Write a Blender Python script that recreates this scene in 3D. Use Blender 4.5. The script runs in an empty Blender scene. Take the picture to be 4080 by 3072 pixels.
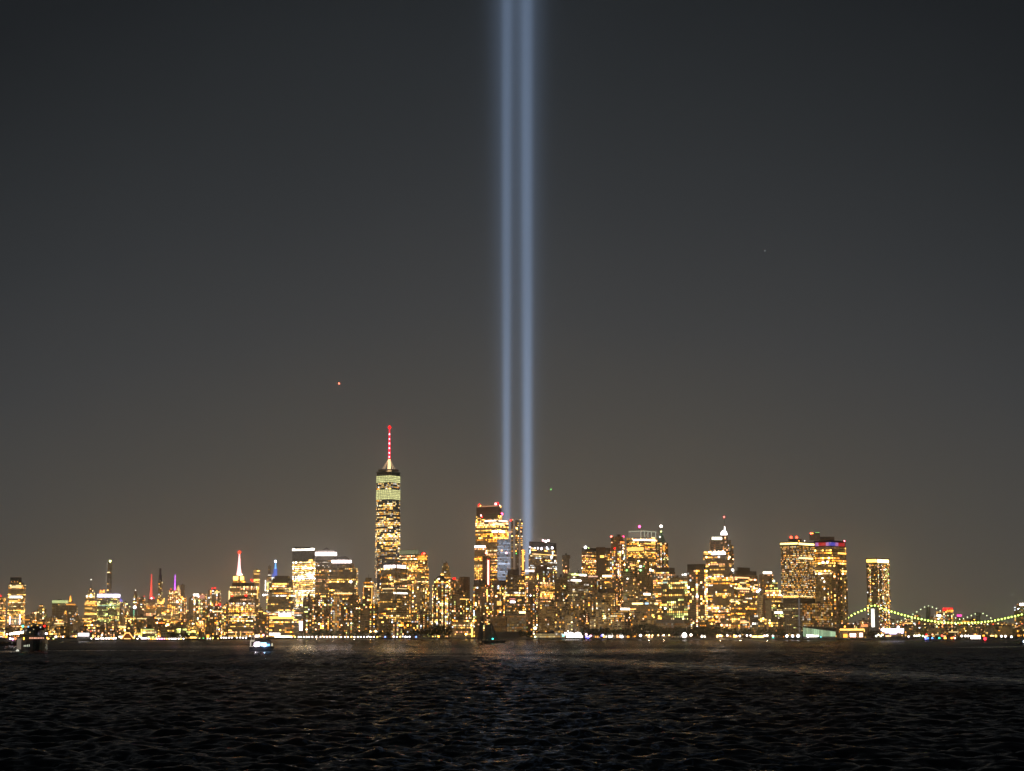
import bpy, math, random, zlib
import numpy as np
from mathutils import Vector

# ------------------------------------------------------------------ camera, sky, exposure
F = 7300.0; PITCH = math.atan(987.0 / F); H = 10.0
CP, SP = math.cos(PITCH), math.sin(PITCH)
scene = bpy.context.scene
col = bpy.data.collections.new("scene"); scene.collection.children.link(col)
cam_d = bpy.data.cameras.new("camera"); cam = bpy.data.objects.new("camera", cam_d)
col.objects.link(cam)
cam_d.sensor_width = 36.0; cam_d.lens = F / 4080 * 36; cam_d.clip_start = 1.0; cam_d.clip_end = 120000
cam.location = (0, 0, H); cam.rotation_euler = (math.pi / 2 + PITCH, 0, 0)
scene.camera = cam
scene.view_settings.view_transform = 'Standard'; scene.view_settings.look = 'None'
scene.view_settings.gamma = 1; scene.view_settings.exposure = 0
scene.view_settings.use_curve_mapping = False
scene.cycles.volume_max_steps = 512
sun_d = bpy.data.lights.new('frontal_fill', 'SUN'); sun_d.energy = .42; sun_d.angle = math.radians(6); sun_d.color = (1, .90, .76)  # added fill from behind the camera, lifts dark crowns and walls
sun = bpy.data.objects.new('frontal_fill', sun_d); col.objects.link(sun); sun.rotation_euler = (math.radians(52), 0, math.radians(-28))
scene.cycles.max_bounces = 6
scene.cycles.sample_clamp_indirect = 3.0

world = bpy.data.worlds.new("World"); scene.world = world; world.use_nodes = True
wn = world.node_tree; wn.nodes.clear()
def N(nt, t, **kw):
    n = nt.nodes.new(t)
    for k, v in kw.items(): setattr(n, k, v)
    return n
out = N(wn, 'ShaderNodeOutputWorld'); bg = N(wn, 'ShaderNodeBackground')
tc = N(wn, 'ShaderNodeTexCoord'); sep = N(wn, 'ShaderNodeSeparateXYZ')
wn.links.new(tc.outputs['Generated'], sep.inputs[0])
mx2 = N(wn, 'ShaderNodeMath', operation='MULTIPLY'); wn.links.new(sep.outputs['X'], mx2.inputs[0]); wn.links.new(sep.outputs['X'], mx2.inputs[1])
mk = N(wn, 'ShaderNodeMath', operation='MULTIPLY_ADD'); wn.links.new(mx2.outputs[0], mk.inputs[0]); mk.inputs[1].default_value = 0.8
wn.links.new(sep.outputs['Z'], mk.inputs[2])
noi = N(wn, 'ShaderNodeTexNoise'); noi.inputs['Scale'].default_value = 9; noi.inputs['Detail'].default_value = 3
wn.links.new(tc.outputs['Generated'], noi.inputs['Vector'])
nm = N(wn, 'ShaderNodeMath', operation='MULTIPLY_ADD'); wn.links.new(noi.outputs['Fac'], nm.inputs[0]); nm.inputs[1].default_value = 0.03
wn.links.new(mk.outputs[0], nm.inputs[2])
ramp = N(wn, 'ShaderNodeValToRGB'); wn.links.new(nm.outputs[0], ramp.inputs[0])
SKY = [(0.0, (.155, .128, .098)), (.04, (.152, .128, .098)), (.08, (.141, .124, .099)), (.13, (.106, .100, .090)), (.19, (.072, .075, .079)),
       (.25, (.048, .053, .059)), (.31, (.033, .038, .043)), (.38, (.0165, .0195, .023)), (.6, (.009, .010, .013)), (1.0, (.006, .007, .009))]
el = ramp.color_ramp.elements
el[0].position = 0; el[0].color = SKY[0][1] + (1,); el[1].position = 1; el[1].color = SKY[-1][1] + (1,)
for p, c in SKY[1:-1]:
    e = el.new(p); e.color = c + (1,)
wn.links.new(ramp.outputs[0], bg.inputs[0]); bg.inputs[1].default_value = 1.12
# a whisper of the physical sky, the sun far below the useful range of a night view
sk = N(wn, 'ShaderNodeTexSky', sky_type='NISHITA'); sk.sun_disc = False; sk.sun_elevation = math.radians(-4); sk.sun_rotation = math.radians(200)
bg2 = N(wn, 'ShaderNodeBackground'); wn.links.new(sk.outputs[0], bg2.inputs[0]); bg2.inputs[1].default_value = 0.002
add = N(wn, 'ShaderNodeAddShader'); wn.links.new(bg.outputs[0], add.inputs[0]); wn.links.new(bg2.outputs[0], add.inputs[1])
wn.links.new(add.outputs[0], out.inputs[0])

# ------------------------------------------------------------------ helpers
def V(u, v, D):
    """world point seen at photo pixel (u, v) at the distance D along +Y"""
    a = (u - 2040) / F; b = (1536 - v) / F
    t = D / (CP - b * SP)
    return Vector((a * t, D, H + t * (SP + b * CP)))
def S(D): return D / F * 1.0
GZ = 2.0
mats = {}
def mat(name, rgb, rough=.7, metal=0, noise=.25, scale=.2, spec=.4):
    if name in mats: return mats[name]
    m = bpy.data.materials.new(name); m.use_nodes = True; nt = m.node_tree
    p = nt.nodes['Principled BSDF']; p.inputs['Roughness'].default_value = rough; p.inputs['Metallic'].default_value = metal
    p.inputs['Specular IOR Level'].default_value = spec
    t = N(nt, 'ShaderNodeTexCoord'); n = N(nt, 'ShaderNodeTexNoise'); n.inputs['Scale'].default_value = scale; n.inputs['Detail'].default_value = 5
    nt.links.new(t.outputs['Object'], n.inputs['Vector'])
    r = N(nt, 'ShaderNodeValToRGB'); nt.links.new(n.outputs['Fac'], r.inputs[0])
    r.color_ramp.elements[0].position = .3; r.color_ramp.elements[1].position = .7
    r.color_ramp.elements[0].color = tuple(x * (1 - noise) for x in rgb) + (1,)
    r.color_ramp.elements[1].color = tuple(min(1, x * (1 + noise)) for x in rgb) + (1,)
    nt.links.new(r.outputs[0], p.inputs['Base Color'])
    mats[name] = m; return m
def em(rgb, s, sample=False):
    k = 'lamp_%d_%d_%d_%d' % (int(rgb[0] * 100), int(rgb[1] * 100), int(rgb[2] * 100), int(s * 10))  # shared by real lights and by parts with painted glow
    if k in mats: return mats[k]
    m = bpy.data.materials.new(k); m.use_nodes = True
    p = m.node_tree.nodes['Principled BSDF']; p.inputs['Base Color'].default_value = (.3, .3, .3, 1)
    p.inputs['Emission Color'].default_value = rgb + (1,); p.inputs['Emission Strength'].default_value = s
    m.cycles.emission_sampling = 'AUTO' if sample else 'NONE'
    mats[k] = m; return m
def glow_mat():
    m = bpy.data.materials.new('window_glass'); m.use_nodes = True; nt = m.node_tree
    p = nt.nodes['Principled BSDF']; a = N(nt, 'ShaderNodeAttribute', attribute_name='glow')
    p.inputs['Base Color'].default_value = (.02, .022, .025, 1); p.inputs['Roughness'].default_value = .15
    nt.links.new(a.outputs['Color'], p.inputs['Emission Color']); p.inputs['Emission Strength'].default_value = 1
    m.cycles.emission_sampling = 'NONE'; return m
GLOW = glow_mat()
STONE = mat('warm_limestone', (.30, .24, .17), .85); BRICK = mat('brown_brick', (.20, .12, .07), .9)
GLASSW = mat('dark_curtain_wall', (.06, .065, .075), .3); GREY = mat('grey_concrete', (.24, .23, .22), .85)
DARK = mat('dark_roof_metal', (.085, .075, .065), .6); COPPER = mat('green_copper', (.10, .20, .16), .7)
BEIGE = mat('beige_stone', (.46, .38, .26), .85); PALE = mat('pale_panel', (.5, .5, .5), .6)
STEEL = mat('steel', (.3, .3, .3), .4, .8); HULLK = mat('black_hull_paint', (.02, .02, .025), .35, spec=.5)
WHITEP = mat('white_boat_paint', (.65, .63, .58), .4); CANVAS = mat('sail_canvas', (.10, .09, .08), .9)
ORANGEP = mat('orange_ferry_paint', (.45, .13, .02), .5); WOOD = mat('dark_timber', (.07, .045, .03), .7)
ASPH = mat('shore_asphalt', (.05, .05, .048), .9, scale=.02); SEAW = mat('seawall_granite', (.16, .15, .13), .9, scale=.1)
BARK = mat('bark', (.06, .045, .03), .9, scale=2); LEAF = mat('leaf_green', (.035, .055, .018), .7, noise=.6, scale=.6)
FOAM = mat('sea_foam', (.75, .77, .75), .8, noise=.2, scale=1)

class MB:
    weld = False
    def __init__(s): s.v = []; s.f = []; s.m = []; s.g = []
    def quadf(s, pts, mi=0, g=(0, 0, 0)):
        n = len(s.v); s.v += [tuple(p) for p in pts]; s.f.append(tuple(range(n, n + len(pts)))); s.m.append(mi); s.g.append(g)
    def prism(s, poly, z0, z1, mi=0, poly2=None):
        n = len(s.v); k = len(poly); q = poly2 or poly
        s.v += [(p[0], p[1], z0) for p in poly] + [(p[0], p[1], z1) for p in q]
        for i in range(k):
            j = (i + 1) % k; s.f.append((n + i, n + j, n + k + j, n + k + i)); s.m.append(mi); s.g.append((0, 0, 0))
        s.f.append(tuple(n + k + i for i in range(k))); s.m.append(mi); s.g.append((0, 0, 0))
        s.f.append(tuple(n + k - 1 - i for i in range(k))); s.m.append(mi); s.g.append((0, 0, 0))
    def box(s, x0, x1, y0, y1, z0, z1, mi=0):
        s.prism([(x0, y0), (x1, y0), (x1, y1), (x0, y1)], z0, z1, mi)
    def lathe(s, cx, cy, prof, n=12, mi=0, rot=0):
        b = len(s.v)
        for r, z in prof:
            for i in range(n):
                a = rot + 2 * math.pi * i / n; s.v.append((cx + r * math.cos(a), cy + r * math.sin(a), z))
        for k in range(len(prof) - 1):
            for i in range(n):
                j = (i + 1) % n; s.f.append((b + k * n + i, b + k * n + j, b + (k + 1) * n + j, b + (k + 1) * n + i)); s.m.append(mi); s.g.append((0, 0, 0))
        s.f.append(tuple(b + n - 1 - i for i in range(n))); s.m.append(mi); s.g.append((0, 0, 0))
        t = b + (len(prof) - 1) * n
        s.f.append(tuple(t + i for i in range(n))); s.m.append(mi); s.g.append((0, 0, 0))
    def tube(s, pts, r, n=6, mi=0, r2=None):
        pts = [Vector(p) for p in pts]; b = len(s.v)
        for k, p in enumerate(pts):
            d = (pts[min(k + 1, len(pts) - 1)] - pts[max(k - 1, 0)]).normalized()
            x = d.cross(Vector((0, 1, 0)) if abs(d.y) < .9 else Vector((1, 0, 0))).normalized(); y = d.cross(x)
            rr = r if r2 is None else r + (r2 - r) * k / (len(pts) - 1)
            for i in range(n):
                a = 2 * math.pi * i / n; s.v.append(tuple(p + x * rr * math.cos(a) + y * rr * math.sin(a)))
        for k in range(len(pts) - 1):
            for i in range(n):
                j = (i + 1) % n; s.f.append((b + k * n + i, b + k * n + j, b + (k + 1) * n + j, b + (k + 1) * n + i)); s.m.append(mi); s.g.append((0, 0, 0))
        t = b + (len(pts) - 1) * n
        for q in (tuple(b + n - 1 - i for i in range(n)), tuple(t + i for i in range(n))): s.f.append(q); s.m.append(mi); s.g.append((0, 0, 0))
    def ball(s, c, r, n=8, sz=1):
        s.lathe(c[0], c[1], [(max(.02 * r, r * math.sin(math.pi * k / 6)), c[2] - r * sz * math.cos(math.pi * k / 6)) for k in range(7)], n)
    def build(s, name, mat_, parent=None, origin=None, glow=False):
        if s.weld:
            d = {}; mp = [d.setdefault(tuple(round(c, 3) for c in v), len(d)) for v in s.v]; s.v = list(d); s.f = [tuple(mp[i] for i in f) for f in s.f]
        me = bpy.data.meshes.new(name)
        o0 = Vector(origin) if origin is not None else Vector((0, 0, 0))
        me.from_pydata([(a - o0.x, b - o0.y, c - o0.z) for a, b, c in s.v], [], s.f)
        for m in (mat_ if isinstance(mat_, (list, tuple)) else [mat_]): me.materials.append(m)
        me.polygons.foreach_set('material_index', s.m)
        if glow:
            at = me.attributes.new('glow', 'FLOAT_COLOR', 'FACE')
            arr = np.ones((len(s.f), 4), dtype=np.float32); arr[:, :3] = np.array(s.g, dtype=np.float32)
            at.data.foreach_set('color', arr.ravel())
        me.update(); o = bpy.data.objects.new(name, me); col.objects.link(o)
        if parent is not None:
            o.parent = parent
            w_ = Vector((0, 0, 0)); q_ = parent
            while q_ is not None: w_ += q_.location; q_ = q_.parent
            o.location = o0 - w_
        else: o.location = o0
        return o
def tag(o, label=None, cat=None, group=None, kind=None):
    if label: o['label'] = label
    if cat: o['category'] = cat
    if group: o['group'] = group
    if kind: o['kind'] = kind
    return o
def empty(name, loc, label, cat, group=None):
    o = bpy.data.objects.new(name, None); col.objects.link(o); o.location = loc; o.empty_display_size = 5
    return tag(o, label, cat, group)

# ------------------------------------------------------------------ setting: water, wakes, shore
rng0 = np.random.default_rng(5)
def wave_h(X, Y, sp):
    """sum of many small harbour waves; wavelengths shorter than the mesh can carry fade away"""
    Z = np.zeros_like(X)
    for k in range(70):
        lam = math.exp(rng0.uniform(math.log(.9), math.log(16))); th = rng0.normal(math.radians(80), .75)
        amp = .0085 * lam ** .78; ph = rng0.uniform(0, 6.28)
        ww = np.clip((lam / sp - 2.2) / 2.2, 0, 1)
        q = 2 * math.pi / lam * (X * math.cos(th) + Y * math.sin(th)) + ph
        Z += ww * amp * (np.sin(q) + .25 * np.cos(2 * q))
    return Z
nr, nc = 1150, 560
r = 85 * np.exp(np.linspace(0, math.log(3900 / 85.0), nr)); a = np.linspace(-.36, .36, nc)
R, A = np.meshgrid(r, a, indexing='ij'); X = R * np.tan(A); Y = R.copy()
sp = np.maximum(np.gradient(r)[:, None] * .55, (r * .72 / nc)[:, None])
Zw = wave_h(X, Y, sp * np.ones_like(X))
edge = np.clip(np.minimum((A + .36), (.36 - A)) / .02, 0, 1) * np.clip((3850 - R) / 300, 0, 1)
Zw *= edge
def seg_dist(X, Y, pts):
    d = np.full(X.shape, 1e9)
    for (x0, y0), (x1, y1) in zip(pts[:-1], pts[1:]):
        L2 = (x1 - x0) ** 2 + (y1 - y0) ** 2; t = np.clip(((X - x0) * (x1 - x0) + (Y - y0) * (y1 - y0)) / L2, 0, 1)
        d = np.minimum(d, np.hypot(X - x0 - t * (x1 - x0), Y - y0 - t * (y1 - y0)))
    return d
def WP(u, v):
    a_ = (u - 2040) / F; b_ = (1536 - v) / F; t = -H / (SP + b_ * CP); return (a_ * t, t * (CP - b_ * SP))
slick = np.zeros_like(X)
wob = 6 * np.sin(X * .045) + 4 * np.sin(X * .11 + 1.3) + 3 * np.sin(Y * .09)
for pts, wd, st in (([WP(1700, 2612), WP(2040, 2618), WP(2400, 2632), WP(2750, 2653), WP(3100, 2668), WP(3500, 2684), WP(4200, 2722)], 20, .62), ([WP(-60, 2600), WP(60, 2594), WP(400, 2592), WP(760, 2594)], 13, .9),
                    ([WP(3850, 2580), WP(4150, 2575)], 16, .9), ([WP(1000, 2575), WP(1900, 2600), WP(2600, 2590)], 90, .6)):
    slick = np.maximum(slick, st * np.exp(-(seg_dist(X, Y + wob, pts) / wd) ** 2))
Zw *= 1 - .85 * slick
rough = np.exp(-(seg_dist(X, Y + wob, [WP(-400, 2640), WP(600, 2648), WP(1500, 2664), WP(2400, 2690), WP(3300, 2735), WP(4500, 2790)]) / 26) ** 2)
slick = slick - .75 * rough * (1 - slick)
far_ = np.clip((Y - 450) / 500, 0, 1) * (1 - .8 * np.exp(-((X / Y + .02) / .09) ** 2)); slick = slick - .6 * far_ * (1 - np.clip(slick, 0, 1))
verts = np.stack([X, Y, Zw], -1).reshape(-1, 3)
idx = np.arange(nr * nc).reshape(nr, nc)
quads = np.stack([idx[:-1, :-1], idx[:-1, 1:], idx[1:, 1:], idx[1:, :-1]], -1).reshape(-1, 4)
base = len(verts)
outer = np.array([[-60000, -3000, -.35], [60000, -3000, -.35], [60000, 60000, -.35], [-60000, 60000, -.35]], dtype=float)
verts = np.vstack([verts, outer]); quads = np.vstack([quads, [[base, base + 1, base + 2, base + 3]]])
me = bpy.data.meshes.new('water')
me.vertices.add(len(verts)); me.vertices.foreach_set('co', verts.astype(np.float32).ravel())
me.loops.add(quads.size); me.loops.foreach_set('vertex_index', quads.ravel().astype(np.int32))
me.polygons.add(len(quads)); me.polygons.foreach_set('loop_start', np.arange(0, quads.size, 4, dtype=np.int32))
me.polygons.foreach_set('loop_total', np.full(len(quads), 4, dtype=np.int32))
me.update(calc_edges=True)
sa = me.attributes.new('slick', 'FLOAT', 'POINT'); sa.data.foreach_set('value', np.concatenate([slick.ravel(), np.zeros(4)]).astype(np.float32))
me.polygons.foreach_set('use_smooth', np.ones(len(quads), dtype=bool)); me.update()
TILT = .8
def water_mat():
    m = bpy.data.materials.new('harbour_water'); m.use_nodes = True; nt = m.node_tree; nt.nodes.clear()
    o_ = N(nt, 'ShaderNodeOutputMaterial')
    g = N(nt, 'ShaderNodeNewGeometry'); mp = N(nt, 'ShaderNodeMapping'); mp.inputs['Scale'].default_value = (.8, .45, 1)
    nt.links.new(g.outputs['Position'], mp.inputs['Vector'])
    n = N(nt, 'ShaderNodeTexNoise'); n.inputs['Scale'].default_value = .9; n.inputs['Detail'].default_value = 4; n.inputs['Roughness'].default_value = .6
    nt.links.new(mp.outputs[0], n.inputs['Vector'])
    mp2 = N(nt, 'ShaderNodeMapping'); mp2.inputs['Scale'].default_value = (.004, .012, 1); nt.links.new(g.outputs['Position'], mp2.inputs['Vector'])
    n2 = N(nt, 'ShaderNodeTexNoise'); n2.inputs['Scale'].default_value = 1; n2.inputs['Detail'].default_value = 5; nt.links.new(mp2.outputs[0], n2.inputs['Vector'])
    mr = N(nt, 'ShaderNodeMapRange'); nt.links.new(n2.outputs['Fac'], mr.inputs[0]); mr.inputs[1].default_value = .35; mr.inputs[2].default_value = .65
    mr.inputs[3].default_value = .22; mr.inputs[4].default_value = 1.35
    at_ = N(nt, 'ShaderNodeAttribute', attribute_name='slick')
    def M(op, a_, b_):
        q = N(nt, 'ShaderNodeMath', operation=op)
        for i, x in enumerate((a_, b_)):
            if isinstance(x, (int, float)): q.inputs[i].default_value = x
            else: nt.links.new(x, q.inputs[i])
        return q.outputs[0]
    calm = M('SUBTRACT', 1.0, M('MULTIPLY', at_.outputs['Fac'], .8)); amt = M('MULTIPLY', mr.outputs[0], calm)
    def vm(op, x, y):
        q = N(nt, 'ShaderNodeVectorMath', operation=op)
        for i, k in enumerate((x, y)):
            if k is None: continue
            if isinstance(k, tuple): q.inputs[i].default_value = k
            else: nt.links.new(k, q.inputs[i])
        return q.outputs[0]
    cv = N(nt, 'ShaderNodeCombineXYZ')
    for i in (0, 1): nt.links.new(amt, cv.inputs[i])
    tilt = vm('MULTIPLY', vm('MULTIPLY', vm('SUBTRACT', n.outputs['Color'], (.5, .5, .5)), (TILT, TILT, 0)), cv.outputs[0])
    nn_ = vm('NORMALIZE', vm('ADD', g.outputs['Normal'], tilt), None)
    # open water never mirrors fully at a low angle: wave fronts hide one another, which caps the reflectance
    fr = N(nt, 'ShaderNodeFresnel'); fr.inputs['IOR'].default_value = 1.333; nt.links.new(nn_, fr.inputs['Normal'])
    cap = M('MULTIPLY_ADD' if False else 'ADD', .36, M('MULTIPLY', at_.outputs['Fac'], .22))
    fac = M('MULTIPLY', M('POWER', fr.outputs[0], 1.25), cap)
    df = N(nt, 'ShaderNodeBsdfDiffuse'); df.inputs['Color'].default_value = (.002, .003, .004, 1)
    gl = N(nt, 'ShaderNodeBsdfGlossy'); gl.inputs['Color'].default_value = (1, 1, 1, 1); gl.inputs['Roughness'].default_value = .09; nt.links.new(nn_, gl.inputs['Normal'])
    mxs = N(nt, 'ShaderNodeMixShader'); nt.links.new(fac, mxs.inputs[0]); nt.links.new(df.outputs[0], mxs.inputs[1]); nt.links.new(gl.outputs[0], mxs.inputs[2])
    nt.links.new(mxs.outputs[0], o_.inputs['Surface'])
    return m
me.materials.append(water_mat()); wo = bpy.data.objects.new('water', me); col.objects.link(wo); tag(wo, kind='structure')

def foam_strip(pts, w0, w1, name='wake', seed=1, dens=.55):
    """broken foam: many small irregular flakes floating along a path"""
    rr = random.Random(seed); mb = MB(); P = [Vector((p[0], p[1], 0)) for p in pts]
    for k in range(len(P) - 1):
        d = P[k + 1] - P[k]; L = d.length; t = d.normalized(); nrm = Vector((-t.y, t.x, 0)); w = w0 + (w1 - w0) * k / max(1, len(P) - 2)
        for q in range(int(L * dens)):
            c = P[k] + t * rr.uniform(0, L) + nrm * rr.gauss(0, w * .4); l = rr.uniform(.6, 3.2); hh = rr.uniform(.2, .9)
            z = rr.uniform(.10, .26); n = 7; ring = []
            for i in range(n):
                a_ = 2 * math.pi * i / n; ring.append(c + t * (l * math.cos(a_) * rr.uniform(.6, 1.1)) + nrm * (hh * math.sin(a_) * rr.uniform(.6, 1.1)) + Vector((0, 0, z)))
            mb.quadf(ring)
    o = mb.build(name, FOAM); return tag(o, kind='structure')
foam_strip([WP(0, 2594), WP(60, 2594), WP(115, 2595)], 4, 4, seed=1, dens=7)
foam_strip([WP(185, 2593), WP(420, 2592), WP(700, 2593)], 3.5, 2.5, seed=2, dens=2.2)
foam_strip([WP(1005, 2598), WP(1092, 2598)], 4, 4, seed=3, dens=14)
foam_strip([WP(2780, 2655), WP(2860, 2659), WP(2960, 2662)], 11, 9, seed=5, dens=4)
foam_strip([WP(3480, 2683), WP(3700, 2694), WP(4120, 2718)], 8, 8, seed=6, dens=.5)
foam_strip([WP(3870, 2578), WP(3960, 2580), WP(4000, 2580)], 3, 3, seed=7, dens=1.2)
foam_strip([WP(1990, 2560), WP(1925, 2562)], 3, 3, seed=8, dens=1.2)

def XY(u, D): p = V(u, 2530, D); return (p.x, p.y)
shore = [XY(-1500, 2330), XY(560, 2380), XY(760, 2600), XY(980, 2900), XY(1240, 3290), XY(1600, 3300), XY(2200, 3280), XY(2600, 2960),
         XY(3100, 2800), XY(3330, 2720), XY(3480, 2560), XY(3800, 2460), XY(5600, 2420), XY(8000, 30000), XY(-4000, 30000)]
mb = MB(); mb.prism(shore, -2, GZ - .1); tag(mb.build('ground', ASPH), kind='structure')
mb = MB()                                  # the seawall: a granite lip standing on the water's edge
for k in range(len(shore) - 3):
    p, q = Vector(shore[k] + (0,)), Vector(shore[k + 1] + (0,)); t = (q - p).normalized(); nn = Vector((t.y, -t.x, 0)) * .5
    mb.prism([(p + nn)[:2], (q + nn)[:2], (q - nn * 3)[:2], (p - nn * 3)[:2]], -1.9, GZ + .55)
tag(mb.build('seawall', SEAW), 'long granite seawall along the waterfront below all the buildings', 'seawall')

# ------------------------------------------------------------------ light beams
def beam(u, label, s0=9.2):
    p = V(u, 2050, 4560); base_ = Vector((p.x, p.y, GZ + 20)); Hh = 5200.0; Rr = 125.0
    mb = MB(); mb.lathe(p.x, p.y, [(Rr, GZ + 20), (Rr, GZ + 20 + Hh)], 24)
    m = bpy.data.materials.new('lit_air'); m.use_nodes = True; nt = m.node_tree; nt.nodes.clear()
    o_ = N(nt, 'ShaderNodeOutputMaterial'); e = N(nt, 'ShaderNodeEmission'); nt.links.new(e.outputs[0], o_.inputs['Volume'])
    t = N(nt, 'ShaderNodeTexCoord'); sx = N(nt, 'ShaderNodeSeparateXYZ'); nt.links.new(t.outputs['Object'], sx.inputs[0])
    def M(op, a_, b_=None, c_=None):
        n = N(nt, 'ShaderNodeMath', operation=op)
        for i, x in enumerate((a_, b_, c_)):
            if x is None: continue
            if isinstance(x, (int, float)): n.inputs[i].default_value = x
            else: nt.links.new(x, n.inputs[i])
        return n.outputs[0]
    r2 = M('ADD', M('MULTIPLY', sx.outputs[0], sx.outputs[0]), M('MULTIPLY', sx.outputs[1], sx.outputs[1]))
    h = M('DIVIDE', sx.outputs[2], 1700.0)
    s = M('MULTIPLY_ADD', h, 5.5, s0); s2 = M('MULTIPLY', s, s)
    q = M('DIVIDE', r2, s2); core = M('EXPONENT', M('MULTIPLY', M('POWER', q, 1.35), -1.0))
    hs = M('MULTIPLY_ADD', h, 22.0, 20.0); halo = M('EXPONENT', M('MULTIPLY', M('DIVIDE', r2, M('MULTIPLY', hs, hs)), -1.0))
    fall = M('EXPONENT', M('MULTIPLY', h, -1.75))
    hfall = M('MULTIPLY_ADD', h, .0010, .0008)
    mpn = N(nt, 'ShaderNodeMapping'); mpn.inputs['Scale'].default_value = (.06, .06, .0016); nt.links.new(t.outputs['Object'], mpn.inputs['Vector'])
    nz = N(nt, 'ShaderNodeTexNoise'); nz.inputs['Scale'].default_value = 1; nz.inputs['Detail'].default_value = 3; nt.links.new(mpn.outputs[0], nz.inputs['Vector'])
    core = M('MULTIPLY', core, M('MULTIPLY_ADD', nz.outputs['Fac'], .9, .55))
    tot = M('ADD', M('MULTIPLY', M('MULTIPLY', core, fall), .0205), M('MULTIPLY', M('MULTIPLY', halo, M('EXPONENT', M('MULTIPLY', h, -.5))), hfall))
    nt.links.new(tot, e.inputs['Strength']); e.inputs['Color'].default_value = (.46, .65, 1.0, 1)
    m.cycles.volume_step_rate = .02
    o = mb.build('light_beam', m, origin=base_)
    return tag(o, label, 'light beam', 'twin vertical light beams')
beam(2018, 'pale blue light beam rising beside the tall dark crowned tower, left of the pair')
beam(2101, 'pale blue light beam rising behind the tower with white rooftop lights, right of the pair', 11.5)

# ------------------------------------------------------------------ building generator
Wm = (1, .54, .11); Am = (1, .36, .035); Pl = (1, .74, .32); Pe = (1, .46, .20); Co = (.80, .9, 1.0); Gy = (.78, .86, .24); Wh = (1, .90, .76)
PAL = {'warm': [Wm, Wm, Am, Pl, Pe, Wh, Wm, Am], 'gold': [Wm, Am, Am, Wm, Pe, Pl, Wm], 'pale': [Pl, Pl, Wh, Wm, Gy], 'blaze': [Pl, Pl, Wh, Wm], 'mix': [Wm, Pe, Pl, Am, Gy, Co, Pe, Am],
       'green': [Gy, Gy, Pl, Wm], 'cool': [Co, Wh, Pl, Wm], 'peach': [Pe, Pe, Wm, Am], 'grey': [(.6, .55, .5), Pl], 'screen': [(.50, .60, .78)]}
#        pal    p   coh  bright dim  kind wall
STY = {'office': ('warm', .50, .72, 1.1, .050, 'o', GLASSW), 'gold': ('gold', .68, .75, 1.35, .07, 'o', BRICK), 'resi': ('mix', .30, 0, 1.2, .030, 'r', BRICK),
       'resid': ('peach', .16, 0, .9, .028, 'r', BRICK), 'blaze': ('blaze', .93, .9, 3.2, .8, 'o', STONE), 'green': ('green', .55, .7, 1.1, .045, 'o', GLASSW),
       'dim': ('warm', .10, .4, .6, .032, 'o', GREY), 'dimrow': ('pale', .30, .8, .35, .035, 'o', GREY), 'dark': ('warm', .38, .65, .9, .022, 'o', GLASSW),
       'stone': ('warm', .14, .2, .8, .075, 'r', STONE), 'beige': ('pale', .10, .2, .7, .12, 'r', BEIGE), 'cool': ('cool', .55, .6, 1.3, .05, 'o', GLASSW),
       'far': ('mix', .42, .4, 1.2, .045, 'r', BRICK), 'fargold': ('gold', .60, .6, 1.35, .11, 'o', STONE), 'slats': ('screen', .97, .97, .42, .04, 's', GREY),
       'screen': ('pale', .96, .97, 1.35, .2, 's', GLASSW), 'grid': ('warm', .85, .5, .75, .05, 'g', STONE), None: None}
def zof(u, v, D): return V(u, v, D).z
def foot(u0, u1, v, D, c=1.0, th=33, d=None):
    if c == 'round':
        x0, x1 = V(u0, v, D).x, V(u1, v, D).x; cx = (x0 + x1) / 2; rr = (x1 - x0) / 2
        return [(cx - rr * math.cos(a_), D + rr * .75 - rr * .75 * math.sin(a_)) for a_ in [math.pi * k / 8 for k in range(9)]] + [(cx + rr, D + rr * 1.6), (cx - rr, D + rr * 1.6)]
    if c >= .99 or c <= .01:
        x0, x1 = V(u0, v, D).x, V(u1, v, D).x; w = x1 - x0; d = d or max(8, min(w * .9, 45))
        return [(x0, D), (x1, D), (x1, D + d), (x0, D + d)]
    th = math.radians(th); uc = u0 + (u1 - u0) * c; xc = V(uc, v, D).x
    w1 = (xc - V(u0, v, D).x); D0 = D + w1 * math.tan(th); P0 = (V(u0, v, D0).x, D0)
    w2 = (V(u1, v, D).x - xc); D2 = D + w2 / math.tan(th) if th > .6 else D + w2 * 1.4; P2 = (V(u1, v, D2).x, D2)
    P1 = (xc, D); return [P0, P1, P2, (P0[0] + P2[0] - P1[0], P0[1] + P2[1] - P1[1])]
def grow(poly, e):
    cx = sum(p[0] for p in poly) / len(poly); cy = sum(p[1] for p in poly) / len(poly); o = []
    for p in poly:
        d = math.hypot(p[0] - cx, p[1] - cy); k = (d + e) / d; o.append((cx + (p[0] - cx) * k, cy + (p[1] - cy) * k))
    return o
def depth_at(poly, x_over_y):
    best = None
    for i in range(len(poly)):
        a_, b_ = poly[i], poly[(i + 1) % len(poly)]
        den = (b_[0] - a_[0]) - x_over_y * (b_[1] - a_[1])
        if abs(den) < 1e-9: continue
        t = (x_over_y * a_[1] - a_[0]) / den
        if -.02 <= t <= 1.02:
            y = a_[1] + t * (b_[1] - a_[1]); best = y if best is None else min(best, y)
    return best if best is not None else min(p[1] for p in poly)
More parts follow.
